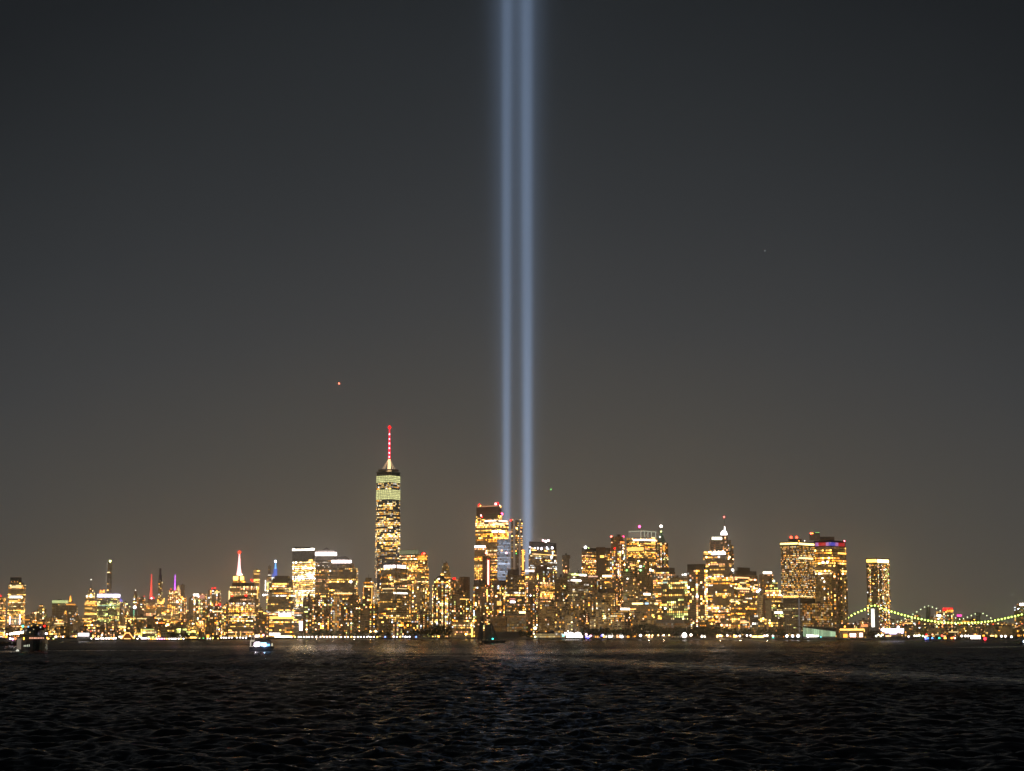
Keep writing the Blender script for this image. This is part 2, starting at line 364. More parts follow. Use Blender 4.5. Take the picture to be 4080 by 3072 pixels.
def facade(mb, poly, z0, z1, sty, rg, D, fs=1.0, b=1.0, pm=1.0, tops=None):
    pal, p, coh, br, dim, kind, wl = sty; pal = PAL[pal]; br *= b * 1.85; p *= .9; p = min(.98, p * pm)
    fs = fs * rg.uniform(.9, 1.3); gapm = rg.choice([.05, .07, .14, .22]); hlo, hhi = [(.22, .82), (.30, .80), (.15, .88)][rg.integers(3)]; dim = dim * 1.25
    fh0 = max(3.9, D * .00072) * fs; bw0 = max(3.4, D * .00085) * fs
    if kind == 'r': fh0 *= .9; bw0 *= 1.15
    n = len(poly); cx = sum(q[0] for q in poly) / n; cy = sum(q[1] for q in poly) / n
    nf = max(1, int(round((z1 - z0) / fh0))); fh = (z1 - z0) / nf
    frow = rg.random(nf); fb = np.exp(rg.normal(0, .35, nf)); fcol = [pal[rg.integers(len(pal))] for _ in range(nf)]
    for i in range(n):
        A_, B_ = poly[i], poly[(i + 1) % n]; ex, ey = B_[0] - A_[0], B_[1] - A_[1]; L = math.hypot(ex, ey)
        if L < 2: continue
        nx, ny = ey / L, -ex / L; mx, my = (A_[0] + B_[0]) / 2, (A_[1] + B_[1]) / 2
        if -(nx * mx + ny * my) / math.hypot(mx, my) < -.35: continue
        nb = max(1, int(round(L / bw0))); bw = L / nb; tx, ty = ex / L, ey / L
        colb = rg.random(nb)
        def Q(s0, s1, za, zb, g, off=.3):
            pts = [(A_[0] + tx * s + nx * off, A_[1] + ty * s + ny * off, z) for s, z in ((s0, za), (s1, za), (s1, zb), (s0, zb))]
            if tops is not None and off > .29: tops.append((g[0] + g[1] + g[2] + rg.random() * .01, pts, g, (nx, ny)))
            else: mb.quadf(pts, 1, g)
        for f in range(nf):
            zb = z0 + f * fh; pf = p
            if kind == 'o': pf = p * .2 if frow[f] < .22 else (p if frow[f] < .7 else min(.96, p * 1.6))
            st = rg.random() < pf; run = None
            wz0, wz1 = (hlo, hhi) if kind != 's' else (.16, .84)
            for k in range(nb):
                if kind == 'o': st = st if rg.random() < coh else rg.random() < pf; lit = st
                elif kind == 'r': lit = rg.random() < (pf * (2.6 if colb[k] > .78 else .75 if colb[k] > .25 else .25))
                elif kind == 'g': lit = rg.random() < pf
                else: lit = rg.random() < pf
                if lit:
                    c_ = fcol[f] if (kind in 'os' and rg.random() < .8) else pal[rg.integers(len(pal))]
                    q = br * fb[f] * math.exp(rg.normal(-.25, .85 if kind in 'or' else .15))
                    g = tuple(x * q for x in c_)
                    m_ = gapm if kind in 'os' else .12 + gapm * .5
                    Q((k + m_) * bw, (k + 1 - m_) * bw, zb + fh * wz0, zb + fh * wz1, g)
                elif k % 2 == 0 or rg.random() < .3:
                    q = dim * rg.uniform(.3, 2.8)  # unlit bays: faint amber glow added, stands in for city light on walls
                    mb.quadf([(A_[0] + tx * s + nx * .2, A_[1] + ty * s + ny * .2, z) for s, z in (((k + .08) * bw, zb + fh * .2), (min(nb, k + 1.6) * bw, zb + fh * .2), (min(nb, k + 1.6) * bw, zb + fh * .82), ((k + .08) * bw, zb + fh * .82))], 1, (q, q * .56, q * .17))
NB = [0]
def B(name, label, T, D, sty='office', c=1.0, feats=(), b=1.0, pm=1.0, fs=1.0, cat='building', group=None, nwin=None, wall=None, dd=None, v0=None, th=33, roof=True):
    """T: tiers from the ground up (u0, u1, v_top[, style]); D: distance"""
    NB[0] += 1; rg = np.random.default_rng(zlib.crc32((label + name + str(T[0])).encode()))
    u0, u1 = T[0][0], T[0][1]; um = (u0 + u1) / 2
    root = empty(name, (V(um, 2530, D).x, D, GZ), label, cat, group)
    if nwin is None: nwin = 14 if (D < 6500 and (u1 - u0) > 40) else (5 if D < 6500 else 0)
    z = GZ if v0 is None else zof(um, v0, D); polys = []; tops = [] if nwin else None
    for i, t in enumerate(T):
        st = t[3] if len(t) > 3 else sty; cc = t[4] if len(t) > 4 else c
        poly = foot(t[0], t[1], t[2], D + i * 1.5, cc, th, dd); zt = zof((t[0] + t[1]) / 2, t[2], D)
        mb = MB(); s_ = STY[st]; w_ = wall or (s_[6] if s_ else DARK)
        if st is None: w_ = t[5] if len(t) > 5 else DARK
        mb.prism(poly, z, zt, 0)
        if s_: facade(mb, poly, z, zt, s_, rg, D, fs, b, pm, tops)
        nm = 'tower_shaft' if i == 0 else ('crown' if st is None else 'setback')
        if D > 2000 and (zof(um, t[2], D) - GZ) < 60 and i == 0: nm = 'wall'
        polys.append((poly, z, zt, mb, nm, w_, s_)); z = zt
    if tops:
        tops.sort(key=lambda q: -q[0]); sel = tops[:nwin]; rest = tops[nwin:]
        for _, pts, g, nn in rest: polys[0][3].quadf(pts, 1, g)
        for _, pts, g, nn in sel:
            w = MB(); c0 = Vector(pts[0]); back = [(q[0] - nn[0] * .25, q[1] - nn[1] * .25, q[2]) for q in pts]
            w.quadf(pts, 0, g)
            for k in range(4): w.quadf([pts[k], back[k], back[(k + 1) % 4], pts[(k + 1) % 4]], 0, g)
            w.build('window', [GLOW], root, origin=c0, glow=True)
    for poly, za, zb, mb, nm, w_, s_ in polys:
        mb.build(nm, [w_, GLOW], root, origin=root.location, glow=True)
    poly, za, zb = polys[-1][:3]
    if roof and polys[-1][6]:
        rb = MB(); pr = grow(poly, -min(6, .18 * math.dist(poly[0], poly[1]))); hh = rg.uniform(2.5, 6)
        rb.prism(pr, zb, zb + .8); cxx = sum(q[0] for q in pr) / len(pr); cyy = sum(q[1] for q in pr) / len(pr)
        ww = math.dist(poly[0], poly[1]) * .22; ox = rg.uniform(-.5, .5) * ww
        rb.box(cxx + ox - ww * .6, cxx + ox + ww * .6, cyy - ww * .5, cyy + ww * .5, zb + .8, zb + .8 + hh)
        rb.tube([(cxx - ox, cyy, zb + .8), (cxx - ox, cyy, zb + hh + 4)], .25, 5)
        rb.build('rooftop_plant', DARK, root, origin=root.location)
    for ft in feats:
        k = ft[0]
        if k == 'beacon':
            _, u, v, rp, cl, s_ = ft; yy = min(depth_at(poly, V(u, v, D).x / D), D + 60); w = MB(); P = V(u, v, yy + 1)
            w.ball(P, rp * S(D)); o = w.build('beacon', em(cl, s_), root, origin=P)
            if P.z > zb + 1.5:
                w = MB(); w.tube([(P.x, P.y + .2, zb - .5), (P.x, P.y + .2, P.z - rp * S(D) * .8)], .35, 5); w.build('mast', STEEL, root, origin=P)
        elif k == 'band':
            _, va, vb, cl, s_ = ft[:5]; ti = ft[5] if len(ft) > 5 else -1; pp = polys[ti][0]
            w = MB(); w.prism(grow(pp, .8), zof(um, vb, D), zof(um, va, D)); w.build('lit_crown_band', em(cl, s_), root, origin=root.location)
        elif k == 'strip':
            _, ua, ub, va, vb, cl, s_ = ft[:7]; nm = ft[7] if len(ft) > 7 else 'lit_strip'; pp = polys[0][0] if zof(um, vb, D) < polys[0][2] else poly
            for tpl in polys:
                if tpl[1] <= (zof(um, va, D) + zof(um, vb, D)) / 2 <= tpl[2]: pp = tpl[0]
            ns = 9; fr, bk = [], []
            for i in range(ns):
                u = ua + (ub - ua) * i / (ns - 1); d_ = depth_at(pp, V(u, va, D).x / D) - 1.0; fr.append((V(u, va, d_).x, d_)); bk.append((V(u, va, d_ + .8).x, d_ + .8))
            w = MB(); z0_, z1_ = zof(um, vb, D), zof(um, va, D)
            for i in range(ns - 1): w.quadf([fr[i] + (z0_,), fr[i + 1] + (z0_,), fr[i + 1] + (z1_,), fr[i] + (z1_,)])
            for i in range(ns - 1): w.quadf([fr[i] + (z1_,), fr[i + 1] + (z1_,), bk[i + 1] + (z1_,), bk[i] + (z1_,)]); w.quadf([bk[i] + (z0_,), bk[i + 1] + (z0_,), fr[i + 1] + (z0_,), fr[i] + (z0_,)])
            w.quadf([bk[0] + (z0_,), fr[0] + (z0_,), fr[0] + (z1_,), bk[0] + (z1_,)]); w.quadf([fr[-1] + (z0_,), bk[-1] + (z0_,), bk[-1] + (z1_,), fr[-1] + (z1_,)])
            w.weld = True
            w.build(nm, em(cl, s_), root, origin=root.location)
        elif k == 'spire':
            _, u, vb, vt, rb_, rt_, m_ = ft[:7]; nm = ft[7] if len(ft) > 7 else 'spire'; P = V(u, vb, D); yy = D + 12; w = MB()
            w.lathe(V(u, vt, yy).x, yy, [(rb_ * S(D), zof(u, vb, yy)), ((rb_ * .45 + rt_ * .55) * S(D), zof(u, vb, yy) * .6 + zof(u, vt, yy) * .4), (rt_ * S(D), zof(u, vt, yy))], 10)
            w.build(nm, m_, root, origin=root.location)
        elif k in ('dome', 'pyramid'):
            _, ua, ub, vb, vt, m_ = ft[:6]; za_, zb_ = zof(um, vb, D), zof(um, vt, D); xa, xb = V(ua, vb, D).x, V(ub, vb, D).x; rr = (xb - xa) / 2
            cx = (xa + xb) / 2; cy = D + rr + 3; w = MB()
            if k == 'dome': w.lathe(cx, cy, [(rr * math.cos(q), za_ + (zb_ - za_) * math.sin(q)) for q in [0, .3, .6, .9, 1.2, 1.5]], 20)
            else: w.lathe(cx, cy, [(rr * 1.38, za_), (rr * .08, zb_)], 4, rot=math.pi / 4)
            w.build(k, m_, root, origin=root.location)
        elif k == 'box':
            _, ua, ub, va, vb = ft[:5]; m_ = ft[5] if len(ft) > 5 else DARK; nm = ft[6] if len(ft) > 6 else 'penthouse'; w = MB()
            w.box(V(ua, va, D).x, V(ub, va, D).x, D + 5, D + 22, zof(um, vb, D), zof(um, va, D)); w.build(nm, m_, root, origin=root.location)
    return root
RED = (1, .0012, .0015); REDP = (1, .10, .16)
ST, AT, OT, OB, AB = 'skyscraper', 'apartment_tower', 'office_tower', 'office_building', 'apartment_building'
# ---- far left: the distant uptown skyline
B(AT, 'apartment tower cut by the left edge of the picture, red light on top', [(-26, 14, 2381)], 7600, 'fargold', feats=[('beacon', 2, 2374, 3, RED, 9)])
B(ST, 'tall golden tower near the left edge with a dark crown and white lit base columns', [(30, 90, 2488, 'fargold'), (34, 92, 2330, 'fargold'), (38, 84, 2320, 'dim'), (41, 78, 2300, None)], 7600, 'fargold', b=1.15, nwin=12,
  feats=[('beacon', 46, 2318, 1.5, Am, 6), ('beacon', 58, 2318, 1.5, Am, 6), ('beacon', 70, 2318, 1.5, Am, 6), ('strip', 37, 42, 2456, 2490, (1, .75, .85), 4, 'lit_column'), ('strip', 77, 82, 2450, 2490, (1, .75, .85), 4, 'lit_column'),
         ('strip', 48, 51, 2458, 2490, (.6, .8, .65), .5, 'lit_column'), ('strip', 55, 58, 2458, 2490, (.6, .8, .65), .5, 'lit_column'), ('strip', 62, 65, 2458, 2490, (.7, .85, .65), .9, 'lit_column'), ('strip', 70, 73, 2458, 2490, (.6, .8, .65), .5, 'lit_column'),
         ('strip', 40, 88, 2334, 2343, Pl, 1.6, 'lit_floor'), ('strip', 37, 88, 2373, 2384, Wh, 1.8, 'lit_floor'), ('strip', 36, 70, 2391, 2399, Wm, 2, 'lit_floor')])
B(AT, 'small dim tower with a rounded top standing alone right of the golden tower', [(148, 178, 2425), (154, 172, 2412, 'far')], 8800, 'far', feats=[('dome', 156, 170, 2412, 2407, DARK)], pm=1.2)
B(OT, 'grey building with a pale green lit roof band, left of the flame topped tower', [(208, 262, 2392)], 8600, 'dim', feats=[('band', 2392, 2403, (.75, .9, .35), 1.0)], pm=2)
B(OT, 'brown tower with a small flame shaped lit pinnacle above an amber band', [(252, 304, 2446, 'far'), (258, 300, 2413, 'dim', 1.0), (264, 294, 2405, None)], 8500, 'dim',
  feats=[('band', 2406, 2411, Am, 1.6), ('pyramid', 272, 290, 2400, 2392, DARK), ('spire', 281, 2398, 2374, 6, 1, em(Am, 4), 'lit_pinnacle')])
B(ST, 'gold lit stepped tower with stacked setbacks and a thin tipped mast', [(337, 384, 2400, 'fargold'), (341, 378, 2380, 'fargold'), (348, 372, 2362, 'fargold'), (354, 369, 2346, 'peach' if False else 'far')], 8700, 'fargold', b=1.1,
  feats=[('spire', 363, 2347, 2310, 2, .6, STEEL, 'mast'), ('beacon', 363, 2309, 2, Wh, 4), ('beacon', 347, 2376, 3.5, Wh, 8), ('beacon', 361, 2347, 2, Pe, 5), ('strip', 340, 380, 2400, 2408, Wm, 2, 'lit_floor'), ('strip', 339, 380, 2442, 2450, Wm, 2.2, 'lit_floor'), ('strip', 340, 368, 2421, 2427, Wm, 1.6, 'lit_floor')])
B(OB, 'low tower whose roof carries small glowing orange letters', [(394, 426, 2363)], 9000, 'far', feats=[('strip', 398, 403, 2351, 2362, (1, .32, .06), 5, 'sign_letter'), ('strip', 405, 409, 2354, 2362, (1, .32, .06), 5, 'sign_letter'), ('strip', 411, 417, 2350, 2362, (1, .32, .06), 5, 'sign_letter'), ('beacon', 429, 2352, 3, (1, .5, .1), 6)])
B(ST, 'extremely slender dark grey supertall rising behind the white banded tower', [(427, 444, 2283, 'dim'), (429, 445, 2240, 'dim')], 9800, 'dim', pm=.35, b=.5, wall=PALE,
  feats=[('beacon', 439, 2236, 4.5, (.9, .9, .35), 7), ('strip', 428, 437, 2279, 2285, Pl, 3, 'lit_floor'), ('beacon', 441, 2284, 2, Pe, 6)])
w = MB(); P = V(424, 2350, 9770); w.tube([V(422, 2460, 9770), V(424, 2300, 9770), V(427, 2241, 9770)], 2.0, 6)
o = w.build('tower_crane', em((.6, .52, .46), .45), None, origin=(P.x, P.y, GZ)); tag(o, 'thin pale hoist mast running up beside the slender grey supertall', 'crane')  # the mast's paleness is a faint glow put into it
B(OT, 'tower crowned by a glowing white band with a violet edge', [(388, 468, 2380)], 7200, 'green', b=.9, pm=1.0, nwin=10,
  feats=[('band', 2367, 2379, (.80, .74, 1), 5), ('strip', 392, 462, 2411, 2414, (.5, .9, .7), .8, 'lit_floor'), ('strip', 394, 417, 2415, 2427, (.02, .02, .02), .1, 'dark_floor')])
B(OT, 'dark tower with a blue violet wedge light on its slanted roof', [(465, 492, 2398)], 8800, 'far', feats=[('pyramid', 468, 488, 2400, 2384, em((.16, .12, .9), 1.3))])
B(OT, 'slim dark tower topped by a small round lit knob', [(532, 548, 2368), (535, 546, 2352, 'dim')], 9200, 'far', feats=[('dome', 535, 546, 2352, 2346, DARK), ('beacon', 540, 2352, 2, Wh, 5)])
B(OT, 'dark flat topped tower right behind the round knobbed slim tower', [(545, 575, 2381)], 9000, 'far', feats=[('beacon', 575, 2376, 2, RED, 4)], pm=1.1)
B(OB, 'dim block carrying a large pinkish white ball light over a green lit mast strip', [(516, 545, 2425)], 7000, 'dim', feats=[('beacon', 537, 2420, 6, (1, .78, .85), 9), ('strip', 531, 536, 2430, 2476, (.12, .75, .42), .9, 'lit_mast')])
B(ST, 'tower under a tall tapering red lit spire with a crimson base', [(583, 618, 2398, 'fargold'), (590, 614, 2386, 'dim')], 9400, 'fargold', b=1.0,
  feats=[('dome', 592, 614, 2386, 2376, em((1, .01, .06), 2.2)), ('spire', 604, 2380, 2288, 5.5, 1.4, em((1, .06, .04), 2.0), 'lit_spire'), ('beacon', 604, 2384, 3.5, (1, .5, .5), 8)])
B(ST, 'very thin dark supertall with lit windows only on its lower half', [(627, 652, 2383, 'fargold'), (631, 645, 2318, 'far'), (633, 644, 2290, None), (635, 642, 2264, None)], 9900, 'far', b=1.2, pm=1.4)
B(ST, 'golden lit tower with a slanted glass top and a violet spire', [(668, 716, 2372, 'fargold'), (673, 714, 2352, 'fargold')], 9100, 'fargold', b=1.5, pm=1.2,
  feats=[('pyramid', 700, 716, 2353, 2330, em(Wm, 1.2)), ('spire', 698, 2352, 2290, 3, 1.2, em((.62, .10, 1), 3.2), 'lit_spire'), ('strip', 711, 714, 2340, 2400, (.8, .9, .5), 1.2, 'lit_corner'), ('beacon', 706, 2398, 5, Wh, 8), ('beacon', 681, 2348, 2, RED, 5)])
B(OT, 'narrow dark unlit tower just right of the violet spired one', [(720, 735, 2330, 'dim')], 9700, 'dim', wall=GLASSW)
B(OB, 'short tower with an orange lamp below the narrow dark unlit tower', [(712, 740, 2378, 'far')], 8900, 'far', feats=[('beacon', 726, 2381, 4, Am, 7)])
B(OT, 'broad tower with a bright white roof sign and a pink lit right wing', [(752, 818, 2385, 'far'), (768, 817, 2366, 'far')], 8600, 'far', b=1.2,
  feats=[('strip', 771, 792, 2366, 2375, Wh, 7, 'roof_sign'), ('strip', 793, 816, 2370, 2398, (1, .36, .26), .75, 'pink_glow_wall'), ('dome', 752, 776, 2385, 2377, GREY)])  # pink light on the wing is painted as a glowing strip
B(OT, 'dark tower with a pair of red roof lights above a row of lit windows', [(829, 876, 2352)], 8200, 'far', b=1.1, pm=1.1,
  feats=[('beacon', 846, 2344, 3, RED, 7), ('beacon', 857, 2343, 3, RED, 7), ('strip', 855, 875, 2356, 2362, Pl, 1.8, 'lit_floor')])
B(OB, 'lower dark block edged by a row of bright red roof lights', [(838, 884, 2414)], 7600, 'resi', feats=[('beacon', 845, 2410, 3.5, (1, .25, .03), 7), ('beacon', 862, 2409, 3.5, (1, .12, .06), 7), ('beacon', 876, 2409, 4, RED, 8)])
B(ST, 'great stepped tower with floodlit yellow crown and brilliant white mast tipped red', [(905, 990, 2440, 'fargold'), (915, 985, 2350, 'fargold'), (928, 975, 2315, 'gold'), (934, 969, 2292, None, 1.0, STONE)], 9000, 'fargold', b=1.0,
  feats=[('strip', 930, 949, 2296, 2312, Wm, 7, 'floodlight_glow'), ('strip', 957, 972, 2296, 2312, Wm, 7, 'floodlight_glow'), ('dome', 941, 965, 2293, 2282, em((1, .7, .6), 5)), ('spire', 954, 2290, 2208, 10, 2.2, em((1, .42, .40), 4), 'lit_mast'), ('beacon', 954, 2201, 6, (1, .02, .005), 9)])  # crown floodlight is put in as glowing panels
B(OT, 'slim gold lit tower with stacked bands beside the white masted tower', [(1010, 1033, 2272)], 8600, 'fargold', b=.8,
  feats=[('strip', 1011, 1031, 2307, 2315, Wm, 3, 'lit_floor'), ('strip', 1012, 1030, 2284, 2290, Wm, 1.3, 'lit_floor'), ('beacon', 1001, 2310, 3, RED, 7), ('beacon', 1006, 2315, 3, RED, 6)])
B(ST, 'dark slender tower with white vertical light strips left of the blue lit spire', [(1062, 1082, 2300, 'far'), (1068, 1080, 2255, 'dim')], 8900, 'far', wall=GREY,
  feats=[('strip', 1056, 1060, 2312, 2355, Wh, 4, 'lit_strip'), ('strip', 1066, 1070, 2318, 2348, Gy, 2, 'lit_strip'), ('beacon', 1050, 2371, 4, Wh, 8), ('beacon', 1058, 2370, 3, Wh, 7), ('beacon', 1066, 2369, 3, Wh, 7)])
B(ST, 'blue lit glass tower tapering to a blue spire with a white ball on its tip', [(1082, 1104, 2300, 'cool'), (1084, 1103, 2286, None, 1.0, em((.06, .16, .85), .9)), (1090, 1103, 2266, None, 1.0, em((.06, .18, .9), 1.0))], 8900, 'far',
  feats=[('spire', 1098, 2268, 2238, 4, 1.5, em((.10, .42, 1), 2.6), 'lit_spire'), ('beacon', 1098, 2237, 4.5, (.8, .9, 1), 10)])
# the two dark roofed river towers
B(OT, 'wide brown tower with a low dark mansard roof in front of the white masted tower', [(912, 1030, 2385, 'gold'), (916, 1028, 2335, 'gold'), (924, 1014, 2322, None)], 4300, 'gold', b=.75, pm=.9, c=.8,
  feats=[('strip', 911, 916, 2353, 2390, Pl, 1.8, 'lit_corner'), ('strip', 1024, 1028, 2345, 2400, Wm, 1.6, 'lit_corner')])
B(OT, 'banded office tower with a dark dome, in front of the wide brown tower', [(912, 1008, 2440, 'office'), (914, 1003, 2385, 'office'), (922, 986, 2376, None)], 3900, 'office', b=1.2, pm=1.35,
  feats=[('beacon', 925, 2374, 3.5, RED, 6), ('beacon', 980, 2373, 4, RED, 8), ('beacon', 969, 2424, 5, (1, .7, .6), 8), ('strip', 938, 942, 2515, 2540, Wm, 1.5, 'lit_column'), ('strip', 957, 961, 2515, 2540, Wm, 1.5, 'lit_column')])
B(OT, 'tall dark domed tower with white lit middle floors, left of the blazing white tower', [(1066, 1172, 2388, 'office'), (1076, 1168, 2322, 'office'), (1086, 1158, 2306, None), (1094, 1150, 2294, None)], 3800, 'office', b=1.0, pm=1.1,
  feats=[('strip', 1111, 1160, 2443, 2456, Wh, 4.5, 'lit_floor'), ('strip', 1072, 1172, 2456, 2466, Wm, 2.2, 'lit_floor'), ('strip', 1070, 1116, 2522, 2531, Wh, 5, 'lit_lobby'), ('strip', 1094, 1156, 2534, 2544, Wh, 7, 'lit_lobby')])
# ---- the finance centre
B(OT, 'blazing white lit tower with a curved lit roof edge', [(1166, 1256, 2236, 'blaze', .92), (1165, 1255, 2193, None, .92, GREY)], 4000, 'blaze', nwin=30,
  feats=[('box', 1172, 1250, 2178, 2186, GREY, 'curved_roof'), ('strip', 1165, 1253, 2184, 2192, Wh, 6, 'lit_roof_edge'), ('strip', 1230, 1246, 2229, 2236, Wm, 3, 'lit_floor')])
B(OB, 'dark base wing with two tall white lights below the blazing white tower', [(1168, 1210, 2420, 'dark')], 3800, 'dark', feats=[('strip', 1192, 1208, 2475, 2492, (1, .75, .75), 6, 'lit_sign'), ('strip', 1193, 1206, 2496, 2512, (1, .75, .75), 6, 'lit_sign')])
B(OT, 'tower with a small stepped pyramid roof and bright pink white roof line', [(1256, 1342, 2232, 'office', 1.0), (1258, 1340, 2216, None, 1.0, GREY)], 4150, 'office', b=.85, pm=1.05,
  feats=[('strip', 1256, 1342, 2200, 2214, (1, .82, .80), 6, 'lit_roof_edge'), ('box', 1262, 1336, 2192, 2203, GREY, 'roof_step'), ('pyramid', 1282, 1316, 2192, 2180, GREY)])
B(OT, 'dome topped tower with a bright pink white roof line right of the pyramid roofed one', [(1312, 1420, 2262, 'office'), (1316, 1404, 2244, 'dim')], 4050, 'office', b=1.1, pm=1.1,
  feats=[('strip', 1321, 1400, 2232, 2243, (1, .82, .80), 6, 'lit_roof_edge'), ('dome', 1335, 1392, 2234, 2214, GREY), ('beacon', 1398, 2318, 7, (1, .95, .85), 7), ('beacon', 1408, 2312, 5, (1, .95, .85), 6), ('strip', 1330, 1415, 2362, 2367, Pl, 1.6, 'lit_floor')])
B(AT, 'orange lit rounded tower between the domed tower and the tallest tower', [(1444, 1488, 2340, 'resi'), (1447, 1485, 2318, 'gold', 'round'), (1455, 1480, 2303, 'dim', 'round')], 4500, 'resi', b=1.1,
  feats=[('beacon', 1479, 2320, 4, Wh, 8), ('strip', 1458, 1484, 2334, 2342, Wm, 3, 'lit_floor'), ('strip', 1446, 1450, 2340, 2380, Am, .9, 'lit_corner'), ('strip', 1480, 1484, 2340, 2405, Wm, 1.3, 'lit_corner')])
# tallest tower: square base, square top turned 45 degrees, eight tall triangles between
def tallest():
    D = 4600; sc_ = S(D); root = empty(ST, (V(1542, 2530, D).x, D + 28, GZ), 'tallest tower of all, tapering glass with a red and white lit spire', 'skyscraper')
    rg = np.random.default_rng(77); cx, cy = V(1541, 2200, D).x, D + 32
    zt, zb_ = zof(1541, 1882, D), GZ; hw = 29.3; rot = math.radians(12)
    def ring(f):   # f 0 base .. 1 top: octagon between square and turned square
        pts = []; 
        for i in range(4):
            a0 = rot + math.pi / 2 * i - math.pi * 3 / 4
            c0 = Vector((math.cos(a0), math.sin(a0))) * hw * math.sqrt(2); c1 = Vector((math.cos(a0 + math.pi / 2), math.sin(a0 + math.pi / 2))) * hw * math.sqrt(2)
            m = (c0 + c1) / 2; n0 = c0 * (1 - f) + ((c0 + Vector((math.cos(a0 - math.pi / 2), math.sin(a0 - math.pi / 2))) * hw * math.sqrt(2)) / 2) * f
            n1 = c0 * (1 - f) + m * f
            pts += [(cx + n0.x, cy + n0.y), (cx + n1.x, cy + n1.y)]
        return pts
    secs = [(2545, 2330), (2330, 2200), (2200, 2120), (2120, 2040), (2040, 1992)]
    zs = lambda v: max(GZ, zof(1541, v, D))
    mb = MB(); ff = lambda z: max(.015, min(.93, (z - 55) / (zt - 55)))
    nfl = 96
    fb = np.exp(rg.normal(0, .45, nfl)); tops = []
    zA, zB = GZ, zof(1541, 1882, D)
    for f in range(nfl):
        z0, z1 = zA + (zB - zA) * f / nfl, zA + (zB - zA) * (f + 1) / nfl; r0, r1 = ring(ff(z0)), ring(ff(z1))
        mb.prism(r0, z0, z1, 0, r1); vv = 2545 - (2545 - 1882) * (f + .5) / nfl
        if vv < 1990 and not 1921 < vv < 1949: continue
        pr = .78 if 2080 < vv < 2180 else (.7 if vv < 1950 else .45 if vv < 2010 else .55); pr = pr * (.3 if rg.random() < .14 else 1)
        for i in range(8):
            A_, B_ = r0[i], r0[(i + 1) % 8]; L = math.dist(A_, B_)
            if L < 3: continue
            tx, ty = (B_[0] - A_[0]) / L, (B_[1] - A_[1]) / L; nx, ny = ty, -tx
            if ny > .35: continue
            nb = max(1, int(L / 3.6)); st = rg.random() < pr
            for k in range(nb):
                st = st if rg.random() < .7 else rg.random() < pr
                dz = ((r1[i][0] - A_[0]) * nx + (r1[i][1] - A_[1]) * ny)
                q = 1.3 * fb[f] * math.exp(rg.normal(0, .5)) if st else .03
                if 2115 < vv < 2150 and st: q *= 1.8
                cc = [Wm, Wm, Pl, Am, Wh, Pl][rg.integers(6)] if st else (.7, .8, 1)  # unlit panes carry a faint bluish glow, painted in
                s0, s1 = (k + .08) * L / nb, (k + .92) * L / nb
                pts = [(A_[0] + tx * s + nx * o_, A_[1] + ty * s + ny * o_, z) for s, z, o_ in ((s0, z0 + .8, .35), (s1, z0 + .8, .35), (s1, z1 - .6, .35 + max(0, dz)), (s0, z1 - .6, .35 + max(0, dz)))]
                tops.append((sum(cc) * q, pts, tuple(c_ * q for c_ in cc)))
    tops.sort(key=lambda t: -t[0])
    for t in tops[60:]: mb.quadf(t[1], 1, t[2])
    for t in tops[:60]:
        w = MB(); w.quadf(t[1], 0, t[2]); bk = [(p[0], p[1] + .3, p[2]) for p in t[1]]
        for k in range(4): w.quadf([t[1][k], bk[k], bk[(k + 1) % 4], t[1][(k + 1) % 4]], 0, t[2])
        w.build('window', [GLOW], root, origin=t[1][0], glow=True)
    mb.build('tower_shaft', [GLASSW, GLOW], root, origin=root.location, glow=True)
    # two bands of lit mechanical floors with a grid of mullions
    def band(va, vb, rows):
        w = MB(); za, zb2 = zof(1541, vb, D), zof(1541, va, D)
        for k in range(rows):
            z0 = za + (zb2 - za) * (k + .1) / rows; z1 = za + (zb2 - za) * (k + .88) / rows; rr_ = grow(ring(ff(z0)), .9)
            for i in range(8):
                A_, B_ = rr_[i], rr_[(i + 1) % 8]; L = math.dist(A_, B_)
                if L < 2.5: continue
                nb = max(1, int(round(L / 6)))
                for j in range(nb):
                    p0 = [A_[m] + (B_[m] - A_[m]) * (j + .07) / nb for m in (0, 1)]; p1 = [A_[m] + (B_[m] - A_[m]) * (j + .93) / nb for m in (0, 1)]; q = rg.uniform(.75, 1.15)
                    w.quadf([(p0[0], p0[1], z0), (p1[0], p1[1], z0), (p1[0], p1[1], z1), (p0[0], p0[1], z1)], 0, (1.0 * q, .98 * q, .42 * q))
        w.build('lit_mechanical_floors', [GLOW], root, origin=root.location, glow=True)
    band(1893, 1921, 4); band(1949, 1989, 6)
    w = MB(); w.prism(grow(ring(.93), 1.5), zt, zt + 3); w.lathe(cx, cy, [(24, zt + 6), (26, zt + 6), (26, zt + 9), (24, zt + 9)], 24)
    for k in range(8): a_ = k * math.pi / 4; w.tube([(cx + 20 * math.cos(a_), cy + 20 * math.sin(a_), zt + 3), (cx + 25 * math.cos(a_), cy + 25 * math.sin(a_), zt + 7)], .5)
    w.build('roof_ring', STEEL, root, origin=root.location)
    zm0, zm1 = zof(1544, 1825, D), zof(1544, 1700, D)
    w = MB(); w.lathe(cx + 2, cy, [(6.5, zt + 3), (4.2, zt + 12), (3.0, zm0)], 8); w.build('mast_base', em((1, .62, .28), 2.6), root, origin=root.location)
    w = MB()
    for k in range(8): a_ = k * math.pi / 4; w.tube([(cx + 17 * math.cos(a_), cy + 17 * math.sin(a_), zt + 9), (cx + 2 + 2 * math.cos(a_), cy + 2 * math.sin(a_), zm0)], .35, 5)
    w.build('glow_guy_cable', em((1, .6, .3), 1.1), root, origin=root.location)  # light on mast base and cables is put in as their own glow
    w = MB(); w.lathe(cx + 2, cy, [(2.9, zm0), (2.3, (zm0 + zm1) / 2), (.9, zm1 + 6)], 8); w.build('spire', em((1, .006, .035), 2.4), root, origin=root.location)
